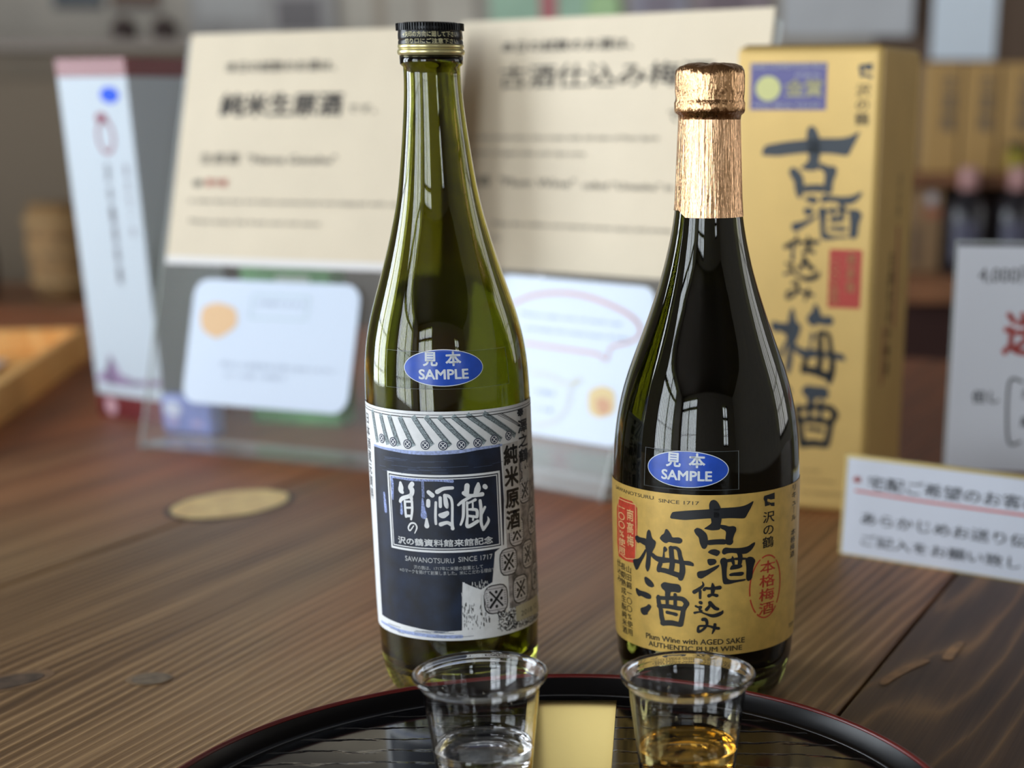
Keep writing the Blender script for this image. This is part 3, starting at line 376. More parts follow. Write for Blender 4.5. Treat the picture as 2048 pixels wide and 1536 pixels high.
def on_table(name, pts, m, z=.0004, sm=2, parent=table):
    """flat inlay given in world x, y"""
    c, s = cos(-AX), sin(-AX); a = Art().poly(smooth_poly([(x * c - y * s, x * s + y * c) for x, y in pts], sm))
    return mesh(name, [(x, y, z) for x, y in a.V], a.F, m, parent)
def ell(cx, cy, a, b, rot, n=28, j=0):
    return [(cx + a * (1 + random.uniform(-j, j)) * cos(t) * cos(rot) - b * (1 + random.uniform(-j, j)) * sin(t) * sin(rot), cy + a * cos(t) * sin(rot) + b * sin(t) * cos(rot)) for t in [2 * pi * i / n for i in range(n)]]
on_table('knot_rim', ell(-.313, 1.125, .052, .039, radians(60), j=.02), mat('knot_dark', (48, 30, 22), .5), .0003)
on_table('knot_plug', ell(-.313, 1.126, .048, .0355, radians(60), j=.02), mat('pale_plug_wood', (246, 204, 136), .5, noise=.1, nscale=60), .0006)
on_table('knot', ell(-.328, .747, .018, .009, radians(40)), mat('knot_grey', (88, 72, 58), .5, noise=.25, nscale=150), .0004)
on_table('knot_rim', ell(-.328, .747, .024, .012, radians(45)), mat('knot_tan', (134, 104, 74), .5, noise=.1, nscale=150), .0002)
on_table('peg', ell(-.258, .752, .0095, .0085, 0), mat('peg_grey', (122, 106, 86), .5, noise=.15, nscale=200), .0005)
on_table('peg_rim', ell(-.259, .752, .0115, .0100, 0), mat('peg_pale', (146, 120, 90), .5), .0003)
pale = mat('resin_streak', (158, 116, 66), .45, noise=.15, nscale=90)
for pts in ([(.107, .745), (.112, .757), (.127, .775), (.136, .782), (.139, .779), (.128, .768), (.116, .752), (.110, .742)], [(.144, .783), (.150, .797), (.155, .807), (.160, .812), (.161, .806), (.154, .793), (.150, .780)]):
    on_table('resin_streak', pts, pale, .0004)

# ------------------------------------------------------------------ bottles
GREEN = bottle_glass('olive_bottle_glass', (.27, .275, .045, 1), 1.52)
SAKE = glass('clear_sake', (.97, .98, .93, 1), 1.34)
DARKG = bottle_glass('dark_bottle_glass', (.050, .052, .012, 1), 1.54)
def bottle_parts(root, prof, gm, lm, wall, level, punt=4):
    outer = [(r / 1000, z / 1000) for z, r in prof]           # top -> bottom
    inner = [(max(r - wall, 1) / 1000, z / 1000) for z, r in prof if z > 13]
    inner[-1] = (inner[-1][0] - .003, .0125)
    P = outer + [(.010, (punt) / 1000), (.0004, (punt + 1) / 1000)]
    Q = [(.0004, .015), (.012, .0125)] + inner[::-1]
    o = lathe('glass_body', P + Q, gm, root, 128, closed=True)
    if level is None: return o
    lv = [(max(r - wall + .15, 1) / 1000, z / 1000) for z, r in prof if 9 < z < level]
    lv = [((radius(prof, level) - wall + .15) / 1000, level / 1000)] + lv
    lv[-1] = (lv[-1][0], .0092)
    lathe('liquid', [(.0003, level / 1000)] + lv + [(.011, .0094), (.0003, .0108)], lm, root, 96, closed=False)
    return o
# green bottle ----------------------------------------------------------------
gb = thing('sake_bottle', 'tall slim green glass bottle with black screw cap and navy picture label', 'bottle', (-.1013, .75, .0002))
body = [(z, r) for z, r in LP if z <= 288.7]
smoothp = []
for z, r in body: smoothp.append((z, r))
def resample(prof, n=90):
    """round a measured profile"""
    zs = [prof[0][0] + (prof[-1][0] - prof[0][0]) * i / n for i in range(n + 1)]
    out = []
    for z in zs:
        acc = 0
        for d in (-6, -3, 0, 3, 6): acc += radius(prof, min(max(z + d, prof[-1][0]), prof[0][0]))
        out.append((z, acc / 5))
    return out
LB = [(288.7, 13.76), (285.4, 13.78), (284.3, 12.5)] + [q for q in resample([(284, 12.35)] + [p for p in LP if 284 > p[0] >= 21], 84)][1:] + [(16, 38.3), (10.9, 37.4), (7, 36.4), (4, 35.2), (2, 34), (.6, 32.4), (0, 30.5)]
bottle_parts(gb, LB, GREEN, None, 2.6, None)
CAPB = mat('cap_black', (16, 18, 20), .28, metal=.3); CAPG = mat('cap_gold_ring', (214, 204, 150), .28, metal=.75)
cap = lathe('screw_cap', [(.0001, .3021), (.0115, .3020), (.0135, .3014), (.0141, .3003), (.0141, .2995), (.01405, .2990), (.0138, .2985), (.0140, .2970), (.0140, .2955), (.0137, .2950), (.0140, .2944), (.0140, .2932), (.0134, .2930), (.0134, .2900)], CAPB, gb, 96); sharp(cap, 50)
bm = bmesh.new()
for i in range(72):
    a = 2 * pi * i / 72; b = box_bm(-.00022, .00022, -.0147, -.0138, .2988, .3016); bmesh.ops.rotate(b, verts=b.verts[:], cent=(0, 0, 0), matrix=Matrix.Rotation(a, 3, 'Z'))
    me = bpy.data.meshes.new('r'); b.to_mesh(me); b.free(); bm.from_mesh(me); bpy.data.meshes.remove(me)
bmo('knurling', bm, CAPB, cap)
sharp(lathe('pilfer_ring', [(.0134, .2934), (.01415, .2932), (.01435, .2925), (.0142, .2918), (.0139, .2914), (.0145, .2910), (.0147, .2902), (.0145, .2894), (.0140, .2890), (.0136, .2888)], CAPG, gb, 96), 60)
CT = mat('cap_lettering', (226, 218, 170), .4)
cprof = [(300, 14.06), (292, 14.06)]
wrap('lettering', Art().text(-12.2, 296.0, 15.0, 2.2, '→矢印の方向に廻して下さい', .012), CT, 14.06, cprof, cap, .12, 1.2)
wrap('lettering', Art().text(-10.5, 293.4, 15.0, 2.0, '切り口にご注意下さい', .012), CT, 14.06, cprof, cap, .12, 1.2)
R0 = 38.5
def lab(name, art, m, off, parent): return wrap(name, art, m, R0, LB, parent, off)
base = Art().rect(-66, 33.8, 66, 141.2)
lbl = lab('label', base, PAPER, .18, gb); lbl['label'] = 'navy and white wraparound label with tiled roof, barrels and brush lettering'
# border lines and roof tiles
a = Art().rect(-64, 139.6, 64, 139.85).rect(-64, 138.3, 64, 138.7); lab('border_line', a, INK, .24, lbl)
gr = Art(); hatch = Art()
for p, q in D['groove'][:11]:
    if p[0] < 24: gr.line(p, q, 2.5)
    n = 16
    for k in range(n + 1):
        t = k / n; x = p[0] + (q[0] - p[0]) * t; y = p[1] + (q[1] - p[1]) * t; hatch.line((x - .9, y + .2), (x + .9, y - .1), .16)
    dx = (q[0] - p[0]) / max(abs(q[1] - p[1]), 1)
    hatch.line((p[0] + 1.0, p[1] + .2), (q[0] + 1.0, q[1]), .26); hatch.line((p[0] - 1.0, p[1] - .4), (q[0] - 1.0, q[1]), .18)
lab('roof_groove', gr, TEAL, .24, lbl); lab('roof_hatching', hatch, INK, .28, lbl)
dk = Art(); dw = Art()
for x, y in D['disc']:
    dk.disc(x, y, 2.15, n=24); dw.ring(x, y, 1.55, 1.55, .28, 20); dw.line((x - .8, y - .8), (x + .8, y + .8), .35); dw.line((x - .8, y + .8), (x + .8, y - .8), .35)
nv = Art().polys(D['navy'], 0)
lab('navy_print', nv, NAVY, .26, lbl)
lab('ledge_print', Art().strokes(D['ledge']), LILAC, .30, lbl); lab('foot_line', Art().strokes(D['baseline']), LILAC, .30, lbl)
lg = Art()
for k in range(26):
    x = random.uniform(-34, 26); y = random.uniform(112.5, 119.5); lg.line((x, y), (x + random.uniform(4, 14), y + random.uniform(-.2, .3)), .16)
lab('ledge_shading', lg, mat('slate_ink', (70, 84, 112), .5), .33, lbl); lg = Art()
for k in range(16):
    x = random.uniform(-36, 4); y = random.uniform(35.2, 38.4); lg.line((x, y), (x + random.uniform(3, 10), y + random.uniform(-.2, .2)), .2)
lab('foot_shading', lg, mat('slate_ink', (70, 84, 112), .5), .33, lbl)
lab('tile_end', dk, mat('tile_ink', (44, 54, 78), .5), .32, lbl); lab('tile_crest', dw, PAPER, .35, lbl)
# panel frame
FO = [tuple(p) for p in D['frameO']]
xa, xb = (FO[0][0] + FO[3][0]) / 2, (FO[1][0] + FO[2][0]) / 2; yt = (FO[0][1] + FO[1][1]) / 2; yb = (FO[2][1] + FO[3][1]) / 2
fr = Art().outline([(xa + .4, yt - .4), (xb - .4, yt - .4), (xb - .4, yb + .4), (xa + .4, yb + .4)], 1.0).outline([(xa + 1.7, yt - 1.7), (xb - 1.7, yt - 1.7), (xb - 1.7, yb + 1.7), (xa + 1.7, yb + 1.7)], .45)
lab('panel_frame', fr, WHITEINK, .34, lbl)
lab('rope_print', Art().strokes(D['rope']).strokes(D['ropeL']), mat('rope_ink', (138, 152, 200), .5, noise=.3, nscale=1500), .31, lbl)
lab('brush_lettering', Art().strokes([[(x, y, w_ * .86) for x, y, w_ in q] for q in D['kura']]), WHITEINK, .38, lbl)
sm = Art()
for i, (t, a_, b_, c_, h_) in enumerate(D['Ltext']): sm.text(a_, b_, c_, abs(h_), t, .02 if i == 0 else (.006 if i < 3 else .004))
lab('lettering', sm, WHITEINK, .38, lbl)
# column of black characters with a soft grey-white halo, barrels
hal = Art(); t, s_, za, zb, w_ = D['LvB'][0]
hal.rect(s_ - w_ * .62, zb - 1, s_ + w_ * .62, za + .5)
lab('halo', hal, mat('halo_paper', (200, 198, 194), .55, noise=.06, nscale=400), .36, lbl)
bl = Art().glyphs(s_, za, zb, w_ * 1.12, t, .038)
t, s_, za, zb, w_ = D['LvS'][0]; bl.glyphs(s_, za, zb, w_ * 1.25, t, .03)
bg = Art(); bw = Art(); bx = Art()
hal2 = Art().rect(43.5, 104, 50.5, 138)
for x, y, w_, h_ in D['barrel']:
    r = 1.6
    def rr(g, ww, hh, rr_): return g.poly(smooth_poly([(x - ww, y - hh), (x + ww, y - hh), (x + ww, y + hh), (x - ww, y + hh)], 2))
    ww, hh = w_ / 2, h_ / 2
    rr(bg, ww + .1, hh + .1, r); rr(bw, ww - .45, hh - .45, r)
    bx.line((x - ww * .5, y - hh * .5), (x + ww * .5, y + hh * .55), 1.25); bx.line((x - ww * .5, y + hh * .55), (x + ww * .5, y - hh * .5), .9)
    for dx, dy in ((0, .5), (0, -.5), (.42, 0), (-.42, 0)): bx.disc(x + dx * ww, y + dy * hh, .75, .85, 10)
    for k in range(7): bx.line((x - ww * .78, y + hh * (.5 - k * .16)), (x - ww * .68, y + hh * (.5 - k * .16)), .3); bx.line((x + ww * .70, y + hh * (.5 - k * .16)), (x + ww * .8, y + hh * (.5 - k * .16)), .3)
    bx.line((x - ww * .7, y + hh * .74), (x + ww * .7, y + hh * .74), .22); bx.line((x - ww * .7, y - hh * .74), (x + ww * .7, y - hh * .74), .22)
bgap = Art().rect(30.5, 46, 64, 118)
lab('barrel_backing', bgap, mat('barrel_shadow', (138, 134, 134), .55, noise=.45, nscale=250), .245, lbl)  # printed mottled grey ground between the barrels
lab('barrel_outline', bg, INK, .29, lbl); lab('barrel_face', bw, mat('barrel_paper', (206, 204, 206), .55), .32, lbl); lab('barrel_crest', bx, INK, .345, lbl)
lab('halo', hal2, MATS['halo_paper'], .355, lbl); lab('black_lettering', bl, INK, .38, lbl)
tr = Art().polys(D['trunk'], 0); lab('trunk_print', tr, PAPER, .30, lbl)
ts = Art(); tw = Art(); ll = D['leaves']
for k in range(150):
    x = random.uniform(7, 20); t = random.random(); y = 39 + 22 * t; L_ = random.uniform(.5, 1.8)
    (tw if t > .55 else ts).line((x, y), (x + random.uniform(-.2, .2), y + L_), .22)
for k in range(520):
    x = random.uniform(24, 58); y = random.uniform(35.5, 46) - (x - 24) * .03; an = random.uniform(0, pi); ts.line((x, y), (x + cos(an) * .8, y + sin(an) * .8), .3)
lab('foliage_print', ts, INK, .335, lbl); lab('bark_print', tw, PAPER, .345, lbl)
lab('date_sticker', Art().polys(D['sticker'], 0), mat('date_paper', (200, 196, 170), .6), .42, lbl)
t, a_, b_, c_, h_ = D['Ldate'][0]; lab('date_lettering', Art().text(a_, b_, c_, 2.6, t, 0), mat('stamp_grey', (110, 108, 100), .6), .46, lbl)
eg = Art(); t, s_, za, zb, w_ = D['Ledge'][0]; eg.glyphs(-46, 137, 96, 6, t, .01)
lab('edge_lettering', eg, mat('stamp_slate', (96, 98, 104), .6), .3, lbl)
# SAMPLE stickers under clear tape
def sample(root, prof, R, cx, cz, rx, rz, tape):
    def W(n, a, m, off, p): return wrap(n, a, m, R, prof, p, off, 2.0)
    tp = Art(); x0_, y0_, x1_, y1_ = tape; pts = []; n = 26
    for k in range(n + 1): pts.append((x0_ + (.5 if k % 2 else 0), y0_ + (y1_ - y0_) * k / n))
    for k in range(n + 1): pts.append((x1_ - (.5 if k % 2 else 0), y1_ - (y1_ - y0_) * k / n))
    tp.poly(pts); t_ = W('clear_tape', tp, TAPE, .34, root)
    ed = Art().outline([(x0_ + .2, y0_), (x0_ + .2, y1_)], .22).outline([(x1_ - .2, y0_), (x1_ - .2, y1_)], .28).outline([(x0_, y0_), (x1_, y0_)], .12).outline([(x0_, y1_), (x1_, y1_)], .12)
    W('tape_edge', ed, mat('tape_edge_white', (150, 156, 158), .25), .37, root)
    st = W('sample_sticker', Art().disc(cx, cz, rx, rz, 64), STICKW, .22, root); st['label'] = 'blue oval sample sticker'
    W('sticker_face', Art().disc(cx, cz, rx - .35, rz - .35, 64), BLUE, .26, st)
    a = Art().text(cx - rx * .50, cz + rz * .10, cx - rx * .13, rz * .78, '見', .03).text(cx + rx * .06, cz + rz * .10, cx + rx * .45, rz * .80, '本', .03).text(cx - rx * .61, cz - rz * .62, cx + rx * .61, rz * .56, 'SAMPLE', .03)
    W('lettering', a, STICKW, .30, st)
sample(gb, LB, 38.5, 3.6, 160.3, 18.7, 8.0, (-25.5, 151.2, 36.5, 167.3))

# dark bottle -------------------------------------------------------------------
rb = thing('plum_wine_bottle', 'squat near-black glass bottle with copper foil neck and gold paper label', 'bottle', (.0199, .745, .0002))
RB = [q for q in resample([p for p in RP if p[0] <= 262.9 and p[0] >= 20.5], 84)] + [(16, 42.0), (12.7, 41.2), (9, 40.2), (6.4, 39.2), (4, 38), (2, 36.5), (.6, 34.8), (0, 32.5)]
RB[0] = (262.9, 13.2); RB = [(264, 12.5)] + RB
bottle_parts(rb, RB, DARKG, None, 3.2, None)
FOIL = mat('copper_foil', (222, 178, 136), .13, metal=1, bump=.5, bscale=700, stretch=(1, 1, .03))
FOILC = mat('crinkled_copper_foil', (222, 176, 130), .14, metal=1, bump=.45, bscale=600, stretch=(1, 1, .35))
fp = [(.0001, .2852), (.006, .2856), (.011, .2852), (.0138, .2842), (.0149, .2828), (.01525, .2808), (.01525, .2745), (.01490, .2715), (.01505, .2705), (.0155, .2697), (.0155, .2665), (.0150, .2655), (.0139, .2648), (.0136, .2630)]
fc = lathe('foil_cap', fp, FOILC, rb, 96)
for v in fc.data.vertices:
    a = atan2(v.co.x, -v.co.y); k = 1 + .006 * sin(a * 23 + v.co.z * 900) + .006 * sin(a * 9 + 1); v.co.x *= k; v.co.y *= k; v.co.z += .0004 * sin(a * 5) * (v.co.z > .284)
fs = [(z, radius(RP, z)) for z in [263, 258, 252, 246, 240, 234, 229, 225.5, 222.6]]
V, F = lathe_vf([((r + .35) / 1000, z / 1000) for z, r in fs], 128)
V = list(V)
for i in range(128):
    a = 2 * pi * i / 128; a = a - 2 * pi if a > pi else a; k = len(fs) - 1; x, y, z = V[k * 128 + i]
    if a < radians(-42): z += .0034 if a < radians(-62) else .0034 * (radians(-42) - a) / radians(20)
    V[k * 128 + i] = (x, y, min(z, .2252))
fsl = mesh('foil_sleeve', [(x * (1 + .004 * sin(atan2(x, -y) * 31)), y * (1 + .004 * sin(atan2(x, -y) * 31)), z) for x, y, z in V], F, FOIL, rb, True)
R1 = 44.3
def labr(name, art, m, off, parent): return wrap(name, art, m, R1, RB, parent, off)
rl = labr('label', Art().rect(-73, 29.7, 73, 105.9), GOLDPAPER, .22, rb); rl['label'] = 'gold paper label with large black brush lettering and red seals'
bk = Art().polys(D['ko']).polys(D['shu']).polys(D['ume']).strokes(D['umeS']).polys(D['shu2']).strokes(D['shu2S']).strokes(D['shi']).strokes(D['komi']).strokes(D['mi'])
bk.polys(D['logo'], 0)
for t, s_, za, zb, w_ in D['Rv2'][:1]: bk.glyphs(s_, za, zb, w_, t, .01)
labr('brush_lettering', bk, INK, .40, rl)
sl = Art().polys(D['seal'], 1)
ov = D['oval']; cx_, cz_ = ov[0]; rx_ = (ov[2][0] - ov[1][0]) / 2; rz_ = (ov[3][1] - ov[4][1]) / 2
labr('red_seal', sl, RED, .34, rl); sl = Art(); sl.ring(cx_ + .2, cz_, rx_, rz_, .7, 56, (8, 17, 30, 36, 49)); t, s_, za, zb, w_ = D['ovalV'][0]; sl.glyphs(s_ - .3, za, zb, w_ * .92, t, .012)
labr('oval_stamp', sl, RED, .34, rl)
gi = Art(); si = D['sealI'][0]; gi.outline([tuple(p) for p in si], .35)
for t, s_, za, zb, w_ in D['Rw']: gi.glyphs(s_, za, zb, w_, t, .014)
labr('seal_lettering', gi, mat('seal_pale', (232, 190, 130), .5), .38, rl)
sm = Art()
for i, (t, a_, b_, c_, h_) in enumerate(D['Rd']): sm.text(a_, b_, c_, abs(h_) * (.8 if i < 2 else .8), t, .0 if i < 2 else .02)
for t, s_, za, zb, w_ in D['Rv'] + D['Rv2'][1:]: sm.glyphs(s_, za, zb, w_, t, .008)
labr('lettering', sm, SOFTINK, .37, rl); sm = Art(); t, a_, b_, c_, h_ = D['Rml'][0]; sm.text(50, 35, 60, 2.2, t)
labr('lettering', sm, SOFTINK, .37, rl)
sample(rb, RB, 44.3, -10.2, 117.2, 19.4, 8.2, (-31.4, 108.2, 14.0, 125.3))

# ------------------------------------------------------------------ lacquer tray
LAC = mat('black_lacquer', (7, 7, 10), .3, spec=.25)
m = bpy.data.materials.new('grained_black_lacquer'); m.use_nodes = True; nt = m.node_tree; b = nt.nodes['Principled BSDF']
b.inputs['Base Color'].default_value = lin((10, 10, 13)); b.inputs['Roughness'].default_value = .09
tc = nt.nodes.new('ShaderNodeTexCoord'); mp = nt.nodes.new('ShaderNodeMapping'); mp.inputs['Scale'].default_value = (1.0, 2.6, 1); mp.inputs['Location'].default_value = (.03, .30, 0)
wv = nt.nodes.new('ShaderNodeTexWave'); wv.wave_type = 'RINGS'; wv.rings_direction = 'Z'; wv.wave_profile = 'SAW'; wv.inputs['Scale'].default_value = 9; wv.inputs['Distortion'].default_value = 2.2; wv.inputs['Detail'].default_value = 3; wv.inputs['Detail Scale'].default_value = 6
rp = nt.nodes.new('ShaderNodeValToRGB'); rp.color_ramp.elements[0].position = .80; rp.color_ramp.elements[1].position = .97; rp.color_ramp.elements[0].color = (1, 1, 1, 1); rp.color_ramp.elements[1].color = (0, 0, 0, 1)
bp = nt.nodes.new('ShaderNodeBump'); bp.inputs['Strength'].default_value = .35; bp.inputs['Distance'].default_value = .0006
for a_, b_ in ((tc.outputs['Object'], mp.inputs[0]), (mp.outputs[0], wv.inputs[0]), (wv.outputs[0], rp.inputs[0]), (rp.outputs[0], bp.inputs['Height']), (bp.outputs[0], b.inputs['Normal'])): nt.links.new(a_, b_)
rc = nt.nodes.new('ShaderNodeValToRGB'); rc.color_ramp.elements[0].position = .86; rc.color_ramp.elements[1].position = .97; rc.color_ramp.elements[0].color = lin((10, 10, 13)); rc.color_ramp.elements[1].color = lin((74, 72, 70)); nt.links.new(wv.outputs[0], rc.inputs[0]); nt.links.new(rc.outputs[0], b.inputs['Base Color'])
LACG = m
tray = thing('lacquer_tray', 'round black lacquer tray with thin red rim standing before the bottles', 'tray', (-.0443, .549, 0))
sharp(lathe('tray_body', [(.0002, 0), (.145, 0), (.152, .001), (.1575, .006), (.1595, .0170), (.1575, .0172), (.1545, .0112), (.1525, .0101), (.1500, .0100)], [LAC], tray, 160), 40)
V, F = lathe_vf([(.1500, .0100), (.0002, .0100)], 160); mesh('tray_floor', V, F, LACG, tray)
lathe('red_rim', [(.1597, .0160), (.1603, .0172), (.1600, .0182), (.1590, .0186), (.1580, .0180), (.1577, .0170), (.1587, .0163)], mat('red_lacquer', (104, 26, 24), .35), tray, 160, closed=True)
lathe('rim_step', [(.1520, .0100), (.1524, .0104), (.1528, .0104), (.1532, .0101)], mat('worn_lacquer', (70, 70, 72), .3), tray, 160, closed=True)
gc = box('gold_card', -.0188, .0188, -.140, 0, 0, .0004, mat('pale_gold_foil', (255, 240, 165), .16, metal=1), None, .00015, loc=(-.0408, .694, .0101)); gc.name = 'gold_card'  # thin gold sheet added to make the bright yellow patch on the tray
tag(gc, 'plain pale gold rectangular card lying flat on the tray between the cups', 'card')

# ------------------------------------------------------------------ tasting cups
PLAST = glass('clear_plastic', (.985, .985, .985, 1), 1.47)
def cup(loc, label, liq, lname, mark):
    c = thing('plastic_cup', label, 'cup', loc, group=None)
    # rolled rim, tapering wall, stepped foot; wall .7 mm
    out = [(.0150, .0016), (.0172, .0010), (.0192, .0016), (.0198, .0040), (.0205, .0105), (.0221, .0250), (.0240, .0400), (.0244, .0412), (.0252, .0420), (.0258, .0430)]
    rim = [(.0262, .0438), (.0270, .0440), (.0274, .0447), (.0273, .0456), (.0266, .0460), (.0258, .0457), (.0253, .0449)]
    inn = [(.0247, .0430), (.0237, .0408), (.0233, .0396), (.0214, .0250), (.0198, .0105), (.0191, .0046), (.0185, .0027), (.0165, .0020), (.0150, .0026), (.0003, .0026)]
    lathe('cup_shell', [(.0003, .0016)] + out + rim + inn, PLAST, c, 112)
    b = Art().ring(0, 0, 11.5, 11.5, .5, 48); b.text(-7, -2.5, 7, 5, mark, -.01)
    mesh('base_mark', [(x / 1000, y / 1000, .0028) for x, y in b.V], b.F, PLAST, c)
    lv = .0145
    P = [(.0003, .0029), (.0148, .0029), (.0165, .0023), (.0183, .0030), (.0189, .0048), (.01965, .0105), (.0201, lv - .0004), (.0204, lv + .0005), (.0199, lv + .0001), (.0190, lv - .0002), (.0003, lv - .0002)]
    lathe(lname, P, liq, c, 96)
    dv = Art()
    bm = bmesh.new()
    for k in range(16):
        a = random.uniform(0, 2 * pi); z = random.uniform(.019, .036); r = .0208 + (z - .018) * .105
        mt = Matrix.Translation((r * cos(a), r * sin(a), z)) @ Matrix.Diagonal((.5, .5, 1, 1)); bmesh.ops.create_icosphere(bm, subdivisions=2, radius=random.uniform(.0003, .0007), matrix=mt)
    d = bmo('droplets', bm, SAKE, c, True); d['kind'] = 'stuff'
    return c
AMBER = glass('amber_plum_wine', (.99, .84, .50, 1), 1.35)
CLEAR = glass('clear_liquor', (.99, .99, .99, 1), 1.34)
cup((-.0742, .605, .0101), 'small clear plastic cup of colourless liquor on the tray by the green bottle', CLEAR, 'liquor', '沢の鶴')
cup((.0095, .605, .0101), 'small clear plastic cup of amber plum wine by the dark bottle', AMBER, 'plum_wine', '梅酒')

# ------------------------------------------------------------------ acrylic stands, signs and cards
def board(name, label, cat, key, w, h, m, th=.0004, off=0, rounded=0):
    ox, oy, oz, yaw, tilt, roll = D['planes'][key]
    rot = (Matrix.Rotation(radians(yaw), 4, 'Z') @ Matrix.Rotation(radians(-tilt), 4, 'X') @ Matrix.Rotation(radians(-roll), 4, 'Y'))
    t = thing(name, label, cat); t.matrix_world = Matrix.Translation((ox, oy, oz)) @ rot
    if rounded:
        n = 8; pts = []
        for cx_, cy_, a0_ in ((w - rounded, rounded, -90), (w - rounded, h - rounded, 0), (rounded, h - rounded, 90), (rounded, rounded, 180)):
            for k in range(n + 1): a = radians(a0_ + 90 * k / n); pts.append((cx_ + rounded * cos(a), cy_ + rounded * sin(a)))
        N = len(pts); V = [(x, 0, y) for x, y in pts] + [(x, th, y) for x, y in pts]
        F = [tuple(range(N)), tuple(range(N, 2 * N))[::-1]] + [(i, i + N, (i + 1) % N + N, (i + 1) % N) for i in range(N)]
        mesh('sheet', V, F, m, t)
    else: box('sheet', 0, w, 0, th, 0, h, m, t)
    return t
def acrylic_stand(label, key, w, h, below, x0=0., foot=.09, yoff=.0012, fwd=True, am=None):
    am = am or ACR
    """L stand: an upright plate in the plane of the sheet, reaching the table, and a foot plate"""
    ox, oy, oz, yaw, tilt, roll = D['planes'][key]
    R = (Matrix.Rotation(radians(yaw), 4, 'Z') @ Matrix.Rotation(radians(-tilt), 4, 'X'))
    t = thing('acrylic_stand', label, 'sign stand'); t.location = (0, 0, 0)
    M_ = Matrix.Translation((ox, oy, oz)) @ R; zdir = R @ Vector((0, 0, 1)); drop = (oz - .003) / zdir.z
    o = box('upright_plate', x0, x0 + w, yoff, yoff + .002, -drop, h, am, t); o.matrix_local = M_
    for (a, b, c, d) in ((x0, x0 + .0012, -drop, h), (x0 + w - .0012, x0 + w, -drop, h), (x0, x0 + w, h - .0012, h)):
        e = box('bright_edge', a, b, yoff - .0001, yoff + .0021, c, d, ACREDGE, t); e.matrix_local = M_
    foot_o = M_ @ Vector((x0, yoff, -drop)); Rz = Matrix.Rotation(radians(yaw), 4, 'Z')
    Mf = Matrix.Translation((foot_o.x, foot_o.y, 0)) @ Rz; s = -1 if fwd else 1
    y_a, y_b = sorted((0, s * foot))
    f = box('foot_plate', 0, w, y_a, y_b, .0002, .0032, am, t); f.matrix_local = Mf
    for (a, b, c, d) in ((0, w, (y_a if fwd else y_b - .0012), (y_a + .0012 if fwd else y_b)), (0, .0012, y_a, y_b), (w - .0012, w, y_a, y_b)):
        e = box('bright_edge', a, b, c, d, .0001, .0034, ACREDGE, t); e.matrix_local = Mf
    return t
BEIGE = mat('beige_card', (218, 204, 178), .6, noise=.015, nscale=20)
WCARD = mat('white_card', (208, 221, 238), .35)
GREYT = mat('sign_print', (62, 60, 62), .6); FAINT = mat('faint_print', (138, 148, 166), .6); REDT = mat('red_print', (206, 84, 74), .6)
WARMP = mat('peach_print', (228, 188, 140), .6)
def put_text(par, items, m, bold=0, hs=1, off=.35):
    a = Art()
    for t, s0, zb, s1, h in items: a.text(s0, zb, s1, abs(h) * hs, t, bold)
    return lay('lettering', a, m, par, off)
acrylic_stand('clear acrylic L stand carrying the beige notice beside the white gift box', 'leftbeige', .232, .178, 0, -.005, .045, .0012, False)
b1 = board('notice_board', 'beige notice sheet in Japanese and English about raw junmai sake, behind green bottle', 'sign', 'leftbeige', .262, .182, BEIGE)
put_text(b1, D['B1'][:1], GREYT, .02); put_text(b1, D['B1'][1:2], GREYT, .03); put_text(b1, D['B1'][2:], GREYT, .01); put_text(b1, D['B1g'], GREYT, .01); put_text(b1, D['B1r'], REDT, .02)
box('white_margin', 0, .262, -.0003, .0004, -.006, .0, mat('margin_white', (224, 222, 220), .5), b1)
acrylic_stand('clear acrylic L stand carrying the beige plum wine notice between the bottles', 'rightbeige', .262, .180, 0, .034, .055, .0012, False)
b2 = board('notice_board', 'beige notice sheet about plum wine made with old sake, between the two bottles', 'sign', 'rightbeige', .292, .186, BEIGE)
put_text(b2, D['B2'][:1], GREYT, .02); put_text(b2, D['B2'][1:2], GREYT, .012); put_text(b2, D['B2'][2:], GREYT, .006)
c3 = board('price_card', 'white card with rounded corners and pale orange hexagon picture', 'card', 'leftcard', .162, .1015, WCARD, .0006, rounded=.014)
lay('hexagon_picture', Art().polys(D['c3hex'], 1), WARMP, c3, .3)
put_text(c3, D['c3t'], FAINT, 0); bxx = [tuple(p) for p in D['c3box']]; lay('box_outline', Art().outline(bxx, .8), mat('pale_green_print', (166, 194, 192), .6), c3, .3)
acrylic_stand('short clear acrylic stand holding the white speech bubble card between the bottles', 'rightcard', .148, .110, 0, .004, .05, .0006, False, ACR2)
c4 = board('price_card', 'white card printed with a pink speech bubble and small orange picture, between bottles', 'card', 'rightcard', .160, .117, WCARD, .0006, rounded=.014)
lay('speech_bubble', Art().strokes(D['c4bub']), mat('pale_pink_print', (226, 172, 170), .6), c4, .3); lay('yellow_bubble', Art().strokes(D['c4y']), mat('pale_yellow_print', (222, 214, 178), .6), c4, .3)
put_text(c4, D['c4t'], FAINT, 0)
lay('picture', Art().polys(D['c4masu'], 1), mat('straw_print', (228, 204, 150), .6), c4, .3); lay('picture_detail', Art().polys(D['c4masu2'], 1), mat('amber_print', (214, 164, 130), .6), c4, .35)
